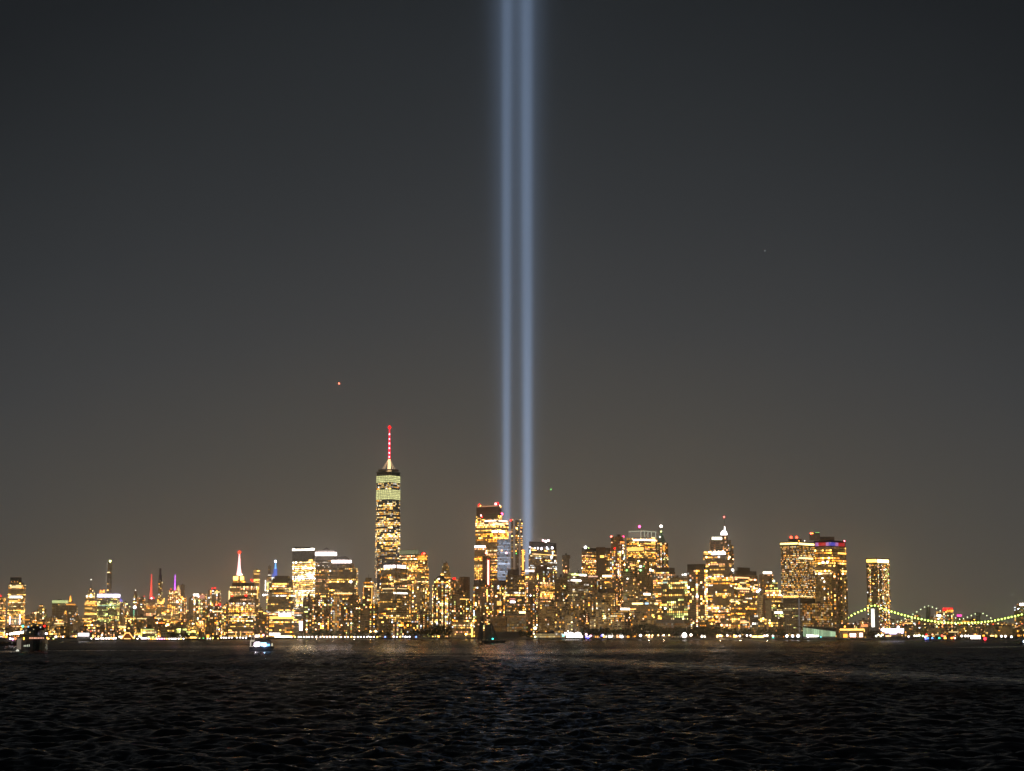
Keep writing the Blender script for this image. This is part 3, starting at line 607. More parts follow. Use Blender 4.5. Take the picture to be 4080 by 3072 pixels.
    for v, rp in ((1725, 2.6), (1744, 2.2), (1762, 2.8), (1781, 2.6), (1800, 2.6), (1816, 2.6)):
        P = Vector((cx + 2, cy - 2.0, zof(1544, v, D))); w = MB(); w.ball(P, rp * sc_, sz=1.5); w.build('spire_lamp', em((1, .40, .50), 5), root, origin=P)
    P = Vector((cx + 2, cy, zof(1544, 1697, D))); w = MB(); w.ball(P, 5.6 * sc_); w.build('beacon', em((1, .006, .006), 9), root, origin=P)
    P = V(1515, 1872, D + 30); w = MB(); w.ball(P, 2 * sc_); w.build('beacon', em((1, .3, .4), 4), root, origin=P)
tallest()
B(OT, 'dark glass tower with a bright pink white roof line standing before the tallest tower', [(1510, 1636, 2450, 'gold', .55), (1512, 1632, 2346, 'office', .55), (1518, 1624, 2262, 'office', .55), (1526, 1620, 2248, None, .55)], 3950, 'office', b=.95, nwin=26,
  feats=[('strip', 1530, 1617, 2251, 2262, (1, .82, .78), 6, 'lit_roof_edge'), ('dome', 1548, 1602, 2248, 2236, DARK), ('strip', 1568, 1624, 2360, 2366, Wh, 3, 'lit_floor'), ('strip', 1522, 1622, 2343, 2347, Pl, 1.4, 'lit_floor'), ('beacon', 1597, 2435, 6, Wh, 8)])
B(OT, 'gold lit tower with a pale green roof screen just right of the tallest tower', [(1592, 1668, 2212, 'gold', .8), (1592, 1666, 2190, None, .8, COPPER)], 4500, 'gold', b=1.3, pm=1.2, nwin=20, feats=[('band', 2192, 2207, (.45, .55, .28), .30)])  # pale screen is put in as a faintly glowing band
B(OT, 'gold lit tower with red roof lights beside the pale green screened one', [(1660, 1708, 2260, 'gold', .7), (1664, 1704, 2206, 'gold', .7)], 4400, 'gold', b=.95, pm=.95, nwin=18, wall=STONE,
  feats=[('beacon', 1684, 2207, 4, RED, 8), ('beacon', 1690, 2206, 4, (1, .1, .05), 8), ('strip', 1666, 1700, 2220, 2228, Am, 2.2, 'lit_floor')])
B(AB, 'broad pale stone block below the green screened and red lit towers', [(1636, 1712, 2330, 'stone', .6)], 4100, 'stone', pm=2.2, b=1.3, nwin=22)
# ---- behind the promenade: brick apartment slabs
B(AB, 'dark brick apartment slab with vertical window columns right of the blazing tower', [(1207, 1262, 2380, 'resi', .5)], 3480, 'resi', b=1.1, nwin=16)
B(AB, 'dark brick apartment slab with flat top, second along the promenade', [(1262, 1330, 2372, 'resi', .55)], 3500, 'resi', b=1.1, nwin=16)
B(AB, 'narrow apartment block with closely lit rows between two brick slabs', [(1328, 1352, 2376, 'grid', 1.0)], 3520, 'grid', nwin=6, b=.7)
B(AB, 'dark stepped apartment block with black roof tanks, left of the orange lit rounded tower', [(1352, 1440, 2405, 'resi', .45), (1384, 1436, 2372, 'resi', .5)], 3480, 'resi', pm=.9, nwin=16)
B(AB, 'dark apartment block with scattered orange windows left of the tallest tower base', [(1438, 1508, 2405, 'resi', .5), (1446, 1478, 2376, 'resid', .5)], 3450, 'resi', pm=.9, b=1.1, nwin=16)
B(AB, 'low dark riverside block with sparse lights below the glass tower before the tallest', [(1500, 1566, 2465, 'resi', .6)], 3420, 'resi', pm=.7, nwin=8)
B(AB, 'brown low apartment block with few lights right of the tallest tower base', [(1566, 1640, 2478, 'resi', .4)], 3400, 'resi', pm=.9, nwin=10)
B(AB, 'stone apartment block with orange lights behind the dark riverside trees', [(1640, 1722, 2440, 'resi', .5)], 3600, 'resi', pm=1.2, nwin=12)
# ---- middle
B(OT, 'gold floodlit tower with a thin needle, behind the round topped brick tower', [(1756, 1794, 2280, 'fargold'), (1760, 1790, 2256, 'stone'), (1766, 1786, 2243, 'stone')], 4900, 'gold', pm=.8, wall=mat('gold_lit_stone', (.42, .30, .12), .8),  # gold floodlight is put into this stone colour
  feats=[('spire', 1762, 2244, 2228, 1.5, .5, STEEL, 'needle'), ('beacon', 1773, 2283, 6, Wh, 6), ('beacon', 1781, 2290, 5, Wh, 6), ('beacon', 1787, 2310, 6, (1, .85, .95), 7), ('beacon', 1790, 2322, 5, Wh, 6)])
B(AT, 'round topped dark brick tower rising over the riverside trees', [(1722, 1796, 2330, 'resi', 'round'), (1728, 1786, 2308, 'resi', 'round')], 3700, 'resi', pm=1.15, b=1.1, nwin=20,
  feats=[('dome', 1736, 1774, 2308, 2293, DARK), ('beacon', 1748, 2307, 3.5, Wh, 6), ('beacon', 1744, 2318, 4, Am, 8), ('strip', 1733, 1780, 2319, 2323, Am, 1.4, 'lit_floor')])
B(AB, 'dim brown block with twin red roof lights right of the round topped tower', [(1794, 1836, 2308, 'resid', .5)], 4300, 'resid', feats=[('beacon', 1807, 2305, 3, RED, 8), ('beacon', 1813, 2305, 3, RED, 8)])
B(AB, 'plain brown windowless topped slab with a thin pale pole at its corner', [(1830, 1872, 2298, None, .4, BRICK)], 4450, None, feats=[('spire', 1868, 2330, 2300, 1, .8, STEEL, 'pole')])
B(AB, 'squat brick block with a lit row, in front of the plain brown slab', [(1792, 1884, 2385, 'resi', .45), (1804, 1862, 2352, 'resid', .45)], 3700, 'resi', nwin=14, feats=[('strip', 1832, 1868, 2385, 2389, Wm, 2, 'lit_floor')])
B(AB, 'low riverside block with bright amber windows and a tall yellow light strip', [(1806, 1888, 2470, 'gold', .8)], 3400, 'resi', pm=.7, b=.9, nwin=12, feats=[('strip', 1878, 1884, 2502, 2538, (1, .62, .14), 3, 'lit_stairwell')])
B(ST, 'huge gold lit tower with red edged dark crown, left of the light beams', [(1894, 2026, 2212, 'gold', .66), (1895, 2026, 2072, 'gold', .66), (1897, 2000, 2046, 'dark', .9), (1898, 1998, 2010, None, .9, mat('copper_crown', (.14, .09, .06), .6))], 4400, 'gold', b=1.5, pm=1.1, nwin=40,
  feats=[('beacon', 1910, 2013, 5, RED, 9), ('beacon', 1915, 2016, 3.5, Wm, 6), ('beacon', 1975, 2008, 5, (1, .2, .2), 12), ('beacon', 1983, 2006, 4.5, RED, 9), ('beacon', 1990, 2014, 3, Wh, 6), ('beacon', 1994, 2019, 3.5, Wm, 5), ('beacon', 1999, 2048, 5.5, (1, .05, .16), 12), ('beacon', 1918, 2054, 4.5, (1, .5, .5), 8), ('beacon', 1922, 2060, 4.5, RED, 6),
         ('strip', 1900, 1990, 2012, 2017, (1, .45, .22), .5, 'lit_parapet'), ('strip', 1930, 2022, 2071, 2077, Wh, 2.2, 'lit_floor'), ('strip', 1960, 1984, 2113, 2121, Wh, 5, 'lit_floor'), ('strip', 1988, 2012, 2113, 2121, Wh, 5, 'lit_floor'), ('strip', 1968, 2004, 2083, 2091, Pl, 2.5, 'lit_floor'), ('beacon', 2036, 2073, 4, RED, 7)])
B(OT, 'left wing with a bright white ledge light, attached below the huge gold tower', [(1891, 1936, 2178, 'gold', 1.0)], 4330, 'gold', b=1.2, pm=1.2, nwin=12, feats=[('strip', 1891, 1934, 2174, 2182, (1, .9, .75), 5, 'lit_ledge')])
B(ST, 'unfinished tower of bare blue grey floor slabs lit between, right of the huge gold tower', [(1982, 2032, 2148, 'slats', .72)], 4280, 'slats', nwin=0, wall=mat('blue_grey_slab', (.32, .36, .44), .6), roof=False, feats=[('strip', 1996, 2002, 2190, 2196, Pe, 3, 'work_light'), ('beacon', 2017, 2203, 4, (1, .5, .6), 7), ('strip', 2022, 2042, 2117, 2122, Pe, 1.0, 'lit_floor')])
B(ST, 'slender dark tower with two pale vertical fins, between the light beams', [(2037, 2082, 2072, 'dark', .5)], 4350, 'dark', b=1.0, nwin=8, wall=GLASSW, roof=False,
  feats=[('strip', 2044, 2053, 2066, 2290, (.23, .19, .16), .45, 'glow_fin'), ('strip', 2067, 2075, 2066, 2290, (.23, .19, .16), .45, 'glow_fin'), ('beacon', 2045, 2071, 3, Pl, 4), ('beacon', 2071, 2071, 3, Pl, 4), ('beacon', 2059, 2105, 3.5, (.9, .9, .3), 6), ('beacon', 2058, 2205, 3, (.1, 1, .15), 4), ('beacon', 2074, 2117, 3.5, Pe, 5), ('beacon', 2058, 2134, 2.5, Am, 6)])  # the fins' paleness is put in as a faint glow
B(OT, 'narrow tower edged by a tall glowing orange strip right of the finned tower', [(2078, 2092, 2190, 'dark')], 4300, 'dark', nwin=0, roof=False, feats=[('strip', 2080, 2087, 2190, 2272, (1, .36, .05), 3.0, 'lit_corner')])
B(OT, 'dark flat capped tower with white top lights and a small red white roof sign', [(2090, 2218, 2288, 'gold', .3), (2106, 2218, 2180, 'cool', .06), (2108, 2217, 2157, None, .06, GLASSW)], 4450, 'cool', b=1.05, nwin=24,
  feats=[('strip', 2160, 2168, 2146, 2153, (1, .45, .5), 6, 'sign_letter'), ('strip', 2171, 2178, 2148, 2157, (1, .8, .8), 6, 'sign_letter'), ('strip', 2181, 2189, 2145, 2152, (1, .7, .7), 6, 'sign_letter'), ('beacon', 2112, 2183, 5, (.9, .85, 1), 8), ('beacon', 2142, 2184, 4.5, (.9, .85, 1), 8), ('beacon', 2156, 2186, 5, (1, .85, 1), 8), ('beacon', 2178, 2183, 4.5, (.9, .9, 1), 8), ('beacon', 2200, 2183, 4.5, (.9, .9, 1), 8),
         ('strip', 2110, 2114, 2190, 2204, (.6, .85, 1), 3, 'lit_strip'), ('strip', 2200, 2204, 2192, 2204, (.6, .85, 1), 3, 'lit_strip'), ('strip', 2108, 2217, 2205, 2208, Wm, 2.2, 'lit_floor'), ('beacon', 2198, 2219, 5, Wh, 6), ('strip', 2092, 2128, 2271, 2278, (1, .85, .75), 4, 'lit_floor')])
B(AT, 'plain low tower carrying a tall red edged white light strip before the huge gold tower', [(1921, 1956, 2215, None, .5, BRICK)], 4200, None, feats=[('strip', 1943, 1948, 2232, 2330, (1, .55, .40), 5, 'lit_strip'), ('strip', 1941, 1943, 2226, 2336, (1, .10, .04), 1.6, 'red_strip'), ('strip', 1948, 1950, 2226, 2336, (1, .10, .04), 1.6, 'red_strip'), ('beacon', 1938, 2203, 5, (1, .2, .15), 9)])
B(AB, 'dark flat capped apartment tower left of the red edged light strip', [(1886, 1938, 2330, 'resi', .5), (1888, 1936, 2310, None, .5)], 3800, 'resi', nwin=16, b=1.2)
B(AB, 'apartment block with a lit orange stairwell column below the red edged strip', [(1918, 1964, 2338, 'resi', .6)], 3700, 'resi', nwin=12, b=1.2, feats=[('strip', 1938, 1943, 2348, 2372, (1, .5, .1), 4, 'lit_stairwell'), ('strip', 1940, 1943, 2376, 2396, (1, .5, .1), 3, 'lit_stairwell')])
B(AB, 'dark capped apartment tower with a golden window column, left of the slant roofed tower', [(1958, 2022, 2332, 'resi', .5), (1960, 2018, 2312, None, .5)], 3800, 'resi', nwin=16, b=1.1, feats=[('strip', 1980, 1998, 2395, 2412, Wm, 1.6, 'lit_window'), ('strip', 1980, 1998, 2360, 2364, Wm, 2, 'lit_window'), ('strip', 1980, 1998, 2430, 2436, Am, 2, 'lit_window')])
B(AT, 'near black tower with a slanted roof cap between the two light beams feet', [(2016, 2092, 2290, 'dark', .35), (2022, 2068, 2268, None, .4)], 3650, 'dark', pm=.8, nwin=16)
B(AB, 'block with a pinkish white lit sign at mid height right below the slant roofed tower', [(2010, 2068, 2390, 'dim', .5)], 3500, 'dim', pm=2, nwin=8, feats=[('strip', 2032, 2053, 2394, 2402, (1, .8, .8), 5, 'lit_sign'), ('strip', 2030, 2054, 2384, 2388, (1, .3, .25), 1, 'lit_sign')])
B(OB, 'pale stone block with tall ribbed window bays behind the black pavilion roof', [(2020, 2096, 2452, 'grid', 1.0)], 3380, 'grid', b=.32, nwin=8, wall=STONE, feats=[('strip', 2068, 2094, 2436, 2444, (1, .65, .3), 5, 'lit_sign')])
B(OB, 'dim grey stone block with faint windows behind the schooner and the pavilion', [(1952, 2022, 2455, 'grid', .9)], 3390, 'grid', b=.12, nwin=0, wall=BRICK)
B(AT, 'dark red brown stepped tower with a round top, right of the slant roofed tower', [(2098, 2152, 2318, 'resi', .6), (2130, 2212, 2275, 'resi', .5), (2132, 2180, 2254, None, 'round', BRICK)], 3750, 'resi', pm=1.2, b=1.0, nwin=28)
B(OB, 'massive brown floodlit stone building with many fine ledges, right of the waterfront lamp', [(2142, 2262, 2398, 'stone', .55)], 3480, 'stone', nwin=12, b=1.1, wall=mat('amber_limestone', (.42, .28, .13), .85))
B(AB, 'brick block with warm window columns just left of the massive brown building', [(2096, 2146, 2405, 'resi', .7)], 3420, 'resi', pm=1.1, nwin=12, b=1.2, feats=[('beacon', 2132, 2503, 6, (1, .75, .4), 8)])
B(AB, 'dark apartment tower with yellow windows behind the massive brown building', [(2204, 2262, 2300, 'resi', .5)], 3800, 'resi', nwin=12, b=1.1)
B(AT, 'slender reddish tower with a flared top standing alone right of the dark capped tower', [(2242, 2268, 2225, 'resid'), (2240, 2272, 2212, 'resid')], 4800, 'resid', pm=1.6, feats=[('beacon', 2255, 2244, 4, (1, .55, .4), 9), ('strip', 2248, 2251, 2270, 2284, Pe, 2, 'lit_strip'), ('strip', 2257, 2260, 2270, 2284, Pe, 2, 'lit_strip')])
# ---- right of centre
B(OB, 'pale wide office block with green white lit bands on its top floors', [(2262, 2344, 2282, 'dimrow', .2)], 3950, 'dimrow', nwin=10, wall=BEIGE, feats=[('strip', 2276, 2306, 2286, 2292, (.85, .95, .3), 2.5, 'lit_floor'), ('strip', 2308, 2336, 2286, 2293, Wh, 5, 'lit_floor'), ('strip', 2275, 2316, 2309, 2315, Wh, 5, 'lit_floor')])
B(OT, 'gold lit flat dark capped tower with white roof light, left of the orange tower', [(2318, 2378, 2198, 'gold', .3), (2318, 2376, 2182, None, .3)], 4500, 'gold', b=1.1, nwin=18, feats=[('beacon', 2333, 2181, 5.5, (1, .95, .85), 9), ('beacon', 2345, 2184, 2.5, (.6, 1, .2), 4), ('beacon', 2321, 2264, 4, Wh, 7)])
B(OT, 'plain brown tower with arched top and one lit upper window', [(2376, 2412, 2180, None, 1.0, BRICK)], 4400, None, feats=[('strip', 2391, 2407, 2213, 2222, Wm, 3, 'lit_window')])
B(OT, 'dark capped tower squeezed between the plain brown tower and the orange one', [(2408, 2434, 2200, 'office'), (2408, 2433, 2183, None)], 4600, 'office', b=1.2)
B(ST, 'orange tinted tower with red lights on both top corners', [(2430, 2490, 2195, 'peach' if False else 'resi', .75), (2434, 2488, 2138, 'resid', .75)], 4450, 'resi', pm=1.4, b=1.0, nwin=16, wall=mat('rusty_brick', (.30, .12, .06), .85),
  feats=[('beacon', 2436, 2138, 4, (1, .15, .1), 8), ('beacon', 2484, 2138, 3.5, (1, .03, .15), 8), ('beacon', 2450, 2185, 4, RED, 8), ('beacon', 2481, 2173, 3, Wh, 6), ('beacon', 2482, 2185, 3, Wh, 6), ('strip', 2479, 2484, 2193, 2206, Wh, 3, 'lit_strip'), ('beacon', 2482, 2227, 4, Wh, 7), ('strip', 2471, 2488, 2157, 2164, (1, .3, .06), 2, 'lit_floor')])
B(ST, 'broad gold lit tower with a pale finned roof screen and a red beacon', [(2496, 2618, 2142, 'gold', .58)], 4400, 'gold', b=1.05, pm=1.0, nwin=36, wall=GLASSW, roof=False,
  feats=[('strip', 2504, 2552, 2120, 2141, (.55, .50, .40), .22, 'glow_roof_screen'), ('strip', 2552, 2555, 2117, 2141, (.8, .8, .6), .6, 'glow_screen_fin'), ('strip', 2566, 2569, 2117, 2141, (.8, .8, .6), .6, 'glow_screen_fin'), ('strip', 2580, 2583, 2117, 2141, (.8, .8, .6), .6, 'glow_screen_fin'), ('strip', 2594, 2597, 2117, 2141, (.8, .8, .6), .6, 'glow_screen_fin'), ('strip', 2610, 2613, 2117, 2141, (.8, .8, .6), .6, 'glow_screen_fin'),  # screen, fins and rail glow faintly, in place of light on them
         ('strip', 2504, 2616, 2114, 2118, (.7, .7, .5), .55, 'glow_screen_rail'), ('beacon', 2548, 2098, 5, (1, .05, .2), 12), ('strip', 2522, 2612, 2147, 2154, Wh, 2.6, 'lit_floor'), ('strip', 2500, 2564, 2180, 2194, Wm, 1.8, 'lit_floor'), ('strip', 2596, 2610, 2138, 2144, (1, .5, .2), 3, 'lit_window'), ('strip', 2568, 2612, 2163, 2167, Wm, 2.4, 'lit_floor')])
B(ST, 'pyramid topped greenish dark tower with a white beacon at its tip', [(2612, 2662, 2162, 'resi', .5)], 4350, 'resi', pm=1.2, b=1.1, nwin=14, roof=False, feats=[('pyramid', 2617, 2655, 2162, 2112, COPPER), ('beacon', 2634, 2097, 5.5, Wh, 10), ('beacon', 2634, 2118, 3, Gy, 5), ('beacon', 2629, 2139, 3, Wh, 4), ('strip', 2640, 2650, 2172, 2192, Am, 1.6, 'lit_window')])
B(OT, 'brown art deco tower with narrow setbacks before the fin screened tower', [(2474, 2546, 2330, 'stone', .7), (2480, 2540, 2262, 'resid', .7), (2490, 2534, 2236, 'resid', .7), (2502, 2530, 2222, 'resid')], 3900, 'stone', nwin=14, feats=[('beacon', 2497, 2272, 3.5, (.3, .9, .2), 4), ('strip', 2510, 2532, 2249, 2254, Wm, 2.2, 'lit_floor'), ('beacon', 2500, 2306, 3, Wh, 6), ('beacon', 2474, 2383, 5, Wh, 8), ('beacon', 2476, 2370, 4, (.2, .9, .1), 4)], wall=STONE)
B(OT, 'dark gothic tower with an arched top beside the art deco one', [(2540, 2596, 2290, 'resid', .6), (2544, 2588, 2236, 'resid', .6), (2550, 2578, 2222, None, 1.0, BRICK)], 3950, 'resid', nwin=10, feats=[('beacon', 2552, 2257, 4, Wh, 7), ('beacon', 2566, 2256, 3, (.1, .7, .15), 3), ('beacon', 2552, 2272, 4, (.3, .9, .3), 4)])
B(OB, 'brown block with a bright white sign at its top, below the art deco tower', [(2500, 2612, 2368, 'stone', .55)], 3600, 'stone', nwin=14, pm=1.3, feats=[('strip', 2564, 2592, 2363, 2371, (1, .75, .5), 6, 'lit_sign')])
B(OT, 'dark brown block below the pyramid topped tower, right of the gothic one', [(2592, 2632, 2262, 'resi', .5)], 4050, 'resi', nwin=10, b=1.2, feats=[('beacon', 2592, 2270, 5, Wh, 8)])
B(OT, 'wide tower with a long dark flat cap right of the gothic tower', [(2608, 2690, 2278, 'office', .7), (2610, 2688, 2261, None, .7)], 4000, 'office', b=.9, nwin=14)
B(OT, 'brown building with tall lit sign lights below the long dark capped tower', [(2606, 2642, 2310, 'gold')], 3750, 'gold', nwin=8, b=.9)
B(OT, 'green yellow lit office tower with bluish top row, left of the black capped tower', [(2634, 2744, 2318, 'green', .82), (2640, 2738, 2302, 'dim', .82)], 3700, 'green', b=1.15, pm=1.05, nwin=30, feats=[('strip', 2636, 2660, 2317, 2323, (.6, .9, .8), .8, 'lit_floor'), ('strip', 2712, 2738, 2317, 2323, (.6, .95, .6), 1.4, 'lit_floor'), ('beacon', 2652, 2424, 5, Wh, 8), ('beacon', 2731, 2289, 4, Wh, 8), ('beacon', 2720, 2290, 3, Wh, 6)])
B(OT, 'tower with a solid black cap and warm scattered windows, left of the bulb topped tower', [(2738, 2818, 2270, 'resi', .85), (2738, 2812, 2247, None, .85, mat('black_cladding', (.012, .012, .014), .5))], 3650, 'resi', pm=1.3, b=1.2, nwin=26)
B(OB, 'grey customs style palace with an arcade and mansard roof behind the park trees', [(2604, 2752, 2482, 'grid', .85), (2612, 2744, 2468, None, .85, GREY)], 3350, 'grid', b=.22, nwin=6, wall=GREY)
B(OB, 'stepped building of closely lit warm rows under a white sign, left of the customs palace', [(2420, 2528, 2450, 'grid', .3), (2436, 2526, 2432, 'grid', .3)], 3380, 'grid', b=1.0, nwin=22, feats=[('strip', 2472, 2510, 2422, 2430, (1, .8, .6), 5, 'lit_sign'), ('strip', 2512, 2534, 2424, 2429, (1, .35, .08), 3, 'lit_sign')])
B(OB, 'olive brown block with a lit top row between the stepped building and green tower', [(2500, 2620, 2398, 'stone', .75)], 3430, 'stone', nwin=12, pm=1.2, feats=[('strip', 2518, 2562, 2401, 2408, Pl, 3, 'lit_floor'), ('strip', 2570, 2584, 2401, 2408, (.5, .75, 1), 1.6, 'lit_floor'), ('strip', 2608, 2622, 2401, 2408, Pl, 2.5, 'lit_floor'), ('beacon', 2598, 2453, 6, Wm, 5)])
B(OB, 'pale gridded block with a dark roof, left of the warm stepped building', [(2374, 2424, 2400, 'beige', .85)], 3370, 'beige', nwin=6)
B(OB, 'brown block with a long dark roof behind the pale gridded block', [(2326, 2450, 2362, 'stone', .6), (2380, 2450, 2344, None, .6)], 3700, 'stone', nwin=10, pm=1.4)
B(OB, 'dark block with colourful small lights behind the long dark roof', [(2338, 2400, 2300, 'resi', .5)], 4000, 'resi', nwin=10, b=1.1, feats=[('strip', 2344, 2382, 2295, 2299, (.9, .5, .35), 1.5, 'lit_floor')])
B(OB, 'brown block with a white roof sign left of the brown art deco tower', [(2398, 2450, 2300, 'stone', .7)], 3900, 'stone', nwin=8, pm=1.5, feats=[('strip', 2400, 2437, 2291, 2299, (1, .75, .4), 5, 'lit_sign'), ('strip', 2408, 2428, 2317, 2322, Am, 2.5, 'lit_floor')])
B(AB, 'dim brown block with a thin lit stair column left of the art deco tower', [(2440, 2482, 2300, 'resid', .5)], 3800, 'resid', nwin=8, pm=2)
B(AB, 'beige low apartment house, first right of the massive brown building', [(2222, 2286, 2398, 'stone', .5)], 3460, 'stone', nwin=8, pm=1.4)
B(AB, 'beige stepped apartment house, second right of the massive brown building', [(2284, 2332, 2392, 'stone', .6), (2290, 2320, 2376, 'dim', .6)], 3480, 'stone', nwin=8, pm=1.6)
B(AB, 'beige apartment house with a flat roof, third right of the massive brown building', [(2328, 2378, 2378, 'stone', .6)], 3500, 'stone', nwin=8, pm=1.6)
# ---- bulb topped tower and on to the right
B(ST, 'tall tower with a glowing white bulb and thin mast, right of the solid black cap', [(2866, 2922, 2170, 'resi', .6), (2870, 2912, 2150, 'resid', .6), (2878, 2900, 2132, 'resid')], 4500, 'resi', pm=1.3, b=1.2, nwin=16, roof=False,
  feats=[('dome', 2873, 2900, 2130, 2112, em((1, .90, .85), 7)), ('spire', 2887, 2116, 2098, 3, 2, em((1, .9, .85), 6), 'lit_finial'), ('spire', 2886, 2100, 2062, 1, .5, STEEL, 'mast'), ('beacon', 2885, 2060, 3, (1, .12, .1), 9)])
B(ST, 'gold lit tower with white shoulder light and wide white sign, before the bulb', [(2812, 2914, 2230, 'office', .9), (2802, 2900, 2195, 'office', .9), (2832, 2880, 2150, 'resid', 1.0), (2834, 2877, 2139, None, 1.0)], 4000, 'office', b=1.05, pm=1.05, nwin=36,
  feats=[('strip', 2837, 2876, 2140, 2151, (1, .95, .7), 6, 'lit_crown'), ('strip', 2836, 2890, 2199, 2209, (1, .85, .9), 7, 'roof_sign'), ('beacon', 2864, 2219, 3.5, Wh, 6), ('beacon', 2815, 2220, 4, Pl, 6), ('beacon', 2907, 2220, 4, Pl, 6), ('beacon', 2848, 2196, 4, Wh, 7), ('beacon', 2864, 2194, 4, Wh, 7), ('beacon', 2880, 2196, 4, Wh, 7), ('strip', 2810, 2914, 2463, 2467, Wm, 2, 'lit_floor')])
B(OT, 'dark stepped top tower with long gold rows, right of the white signed tower', [(2910, 3018, 2290, 'office', .12), (2924, 3014, 2273, None, .12), (2936, 2988, 2260, None, .12)], 3850, 'office', b=1.05, nwin=32, feats=[('strip', 2910, 2986, 2298, 2303, (1, .5, .2), 2.4, 'lit_floor'), ('beacon', 2919, 2271, 5, Wh, 8), ('beacon', 2920, 2330, 4.5, (1, .8, .8), 7), ('strip', 2932, 2988, 2342, 2347, Pl, 2.4, 'lit_floor')])
B(AT, 'pale curved low tower with twin white lights at its top corner', [(3018, 3042, 2372, 'beige', 'round')], 3500, 'beige', nwin=5, feats=[('beacon', 3019, 2357, 5, (1, .9, .95), 8), ('beacon', 3027, 2350, 4, (1, .9, .95), 8)])
B(AT, 'pale ribbed slab standing right of the pale curved low tower', [(3049, 3073, 2392, None, .95, BEIGE)], 3480, None)
B(OT, 'red brown round tower topped by a glowing white ring', [(3028, 3088, 2345, 'resi', 'round'), (3030, 3084, 2288, 'dim', 'round')], 4100, 'resi', nwin=10, wall=mat('dark_red_brick', (.16, .045, .03), .85), feats=[('strip', 3040, 3075, 2278, 2286, (1, .85, .6), 6, 'lit_ring')])
B(OT, 'stepped tower with green yellow lit rows right of the white ringed tower', [(3066, 3122, 2400, 'green', .5), (3050, 3112, 2350, 'gold', .6), (3062, 3098, 2318, 'green', .6)], 3800, 'green', nwin=18, b=1.2, feats=[('strip', 3086, 3118, 2437, 2444, Wh, 5, 'lit_floor'), ('strip', 3090, 3118, 2452, 2457, (.9, 1, .3), 2.4, 'lit_floor'), ('beacon', 3083, 2315, 4, (.9, 1, .7), 7)])
B(AB, 'brown block with a few dots left of the big flat topped corner tower', [(3078, 3122, 2460, 'resid', .7)], 3450, 'resid', nwin=6, pm=1.5)
B(ST, 'big flat topped corner tower with yellow top row and twin red roof lights', [(3122, 3256, 2404, 'dimrow', .46), (3120, 3248, 2384, None, .46), (3110, 3246, 2175, 'grid', .53), (3106, 3248, 2157, None, .54, GLASSW)], 3600, 'grid', b=1.25, pm=.72, fs=.8, nwin=50, wall=GREY,
  feats=[('strip', 3108, 3178, 2161, 2168, (1, .68, .22), 4, 'lit_top_floor'), ('strip', 3182, 3244, 2162, 2170, (1, .72, .25), 4, 'lit_top_floor'), ('box', 3146, 3196, 2147, 2157), ('beacon', 3152, 2141, 5, (1, .05, .02), 10), ('beacon', 3174, 2141, 5, (1, .05, .02), 10), ('beacon', 3183, 2155, 2.5, Am, 5), ('beacon', 3206, 2155, 2, Wh, 5), ('strip', 3183, 3240, 2219, 2226, Pl, 2.5, 'lit_floor'), ('strip', 3120, 3182, 2373, 2380, Wm, 2.2, 'lit_floor'), ('strip', 3184, 3240, 2374, 2378, Pl, 1.4, 'lit_floor'),
         ('strip', 3180, 3186, 2384, 2520, (.30, .28, .30), .25, 'glow_column'), ('beacon', 3138, 2223, 4.5, Pl, 7)])  # corner column's brightness is put in as a faint glow
B(ST, 'wide tower with a red, violet and blue lit top band, last of the tall cluster', [(3246, 3376, 2300, 'stone', .32), (3243, 3370, 2177, 'gold', .55), (3242, 3368, 2152, None, .55, GLASSW)], 3750, 'gold', b=1.15, pm=1.05, nwin=44,
  feats=[('strip', 3243, 3261, 2160, 2174, (.75, .25, .75), .6, 'coloured_top_band'), ('strip', 3261, 3290, 2160, 2174, (.75, .006, .02), .6, 'coloured_top_band'), ('strip', 3290, 3302, 2160, 2174, (.8, .3, .8), .55, 'coloured_top_band'), ('strip', 3302, 3328, 2160, 2174, (.14, .12, .85), .55, 'coloured_top_band'), ('strip', 3328, 3340, 2160, 2174, (.8, .3, .8), .55, 'coloured_top_band'), ('strip', 3340, 3366, 2160, 2174, (.75, .006, .02), .65, 'coloured_top_band'),
         ('box', 3270, 3326, 2138, 2152, DARK, 'rooftop_plant_room'), ('box', 3232, 3268, 2122, 2150, GREY, 'rooftop_plant_room'), ('beacon', 3231, 2125, 4, (1, .1, .05), 8), ('beacon', 3238, 2125, 2.5, Am, 5), ('strip', 3248, 3264, 2119, 2126, (.3, 1, .2), 1.6, 'green_light'), ('beacon', 3364, 2156, 3.5, (1, .2, .25), 8), ('beacon', 3281, 2241, 6.5, (1, .75, .8), 9), ('beacon', 3298, 2240, 6.5, (1, .75, .8), 9), ('beacon', 3304, 2233, 4, (1, .8, .85), 8), ('strip', 3338, 3366, 2199, 2206, Wm, 2.5, 'lit_floor')])
B(OB, 'low wide office wing with dense warm rows in front of the coloured band tower', [(3196, 3312, 2404, 'grid', .5)], 3450, 'grid', pm=.6, b=.55, nwin=16, wall=BRICK)
B(AB, 'plain dim brown slab at the right foot of the coloured band tower', [(3312, 3352, 2250, 'resid', .6)], 3680, 'resid', pm=1.3, nwin=8)
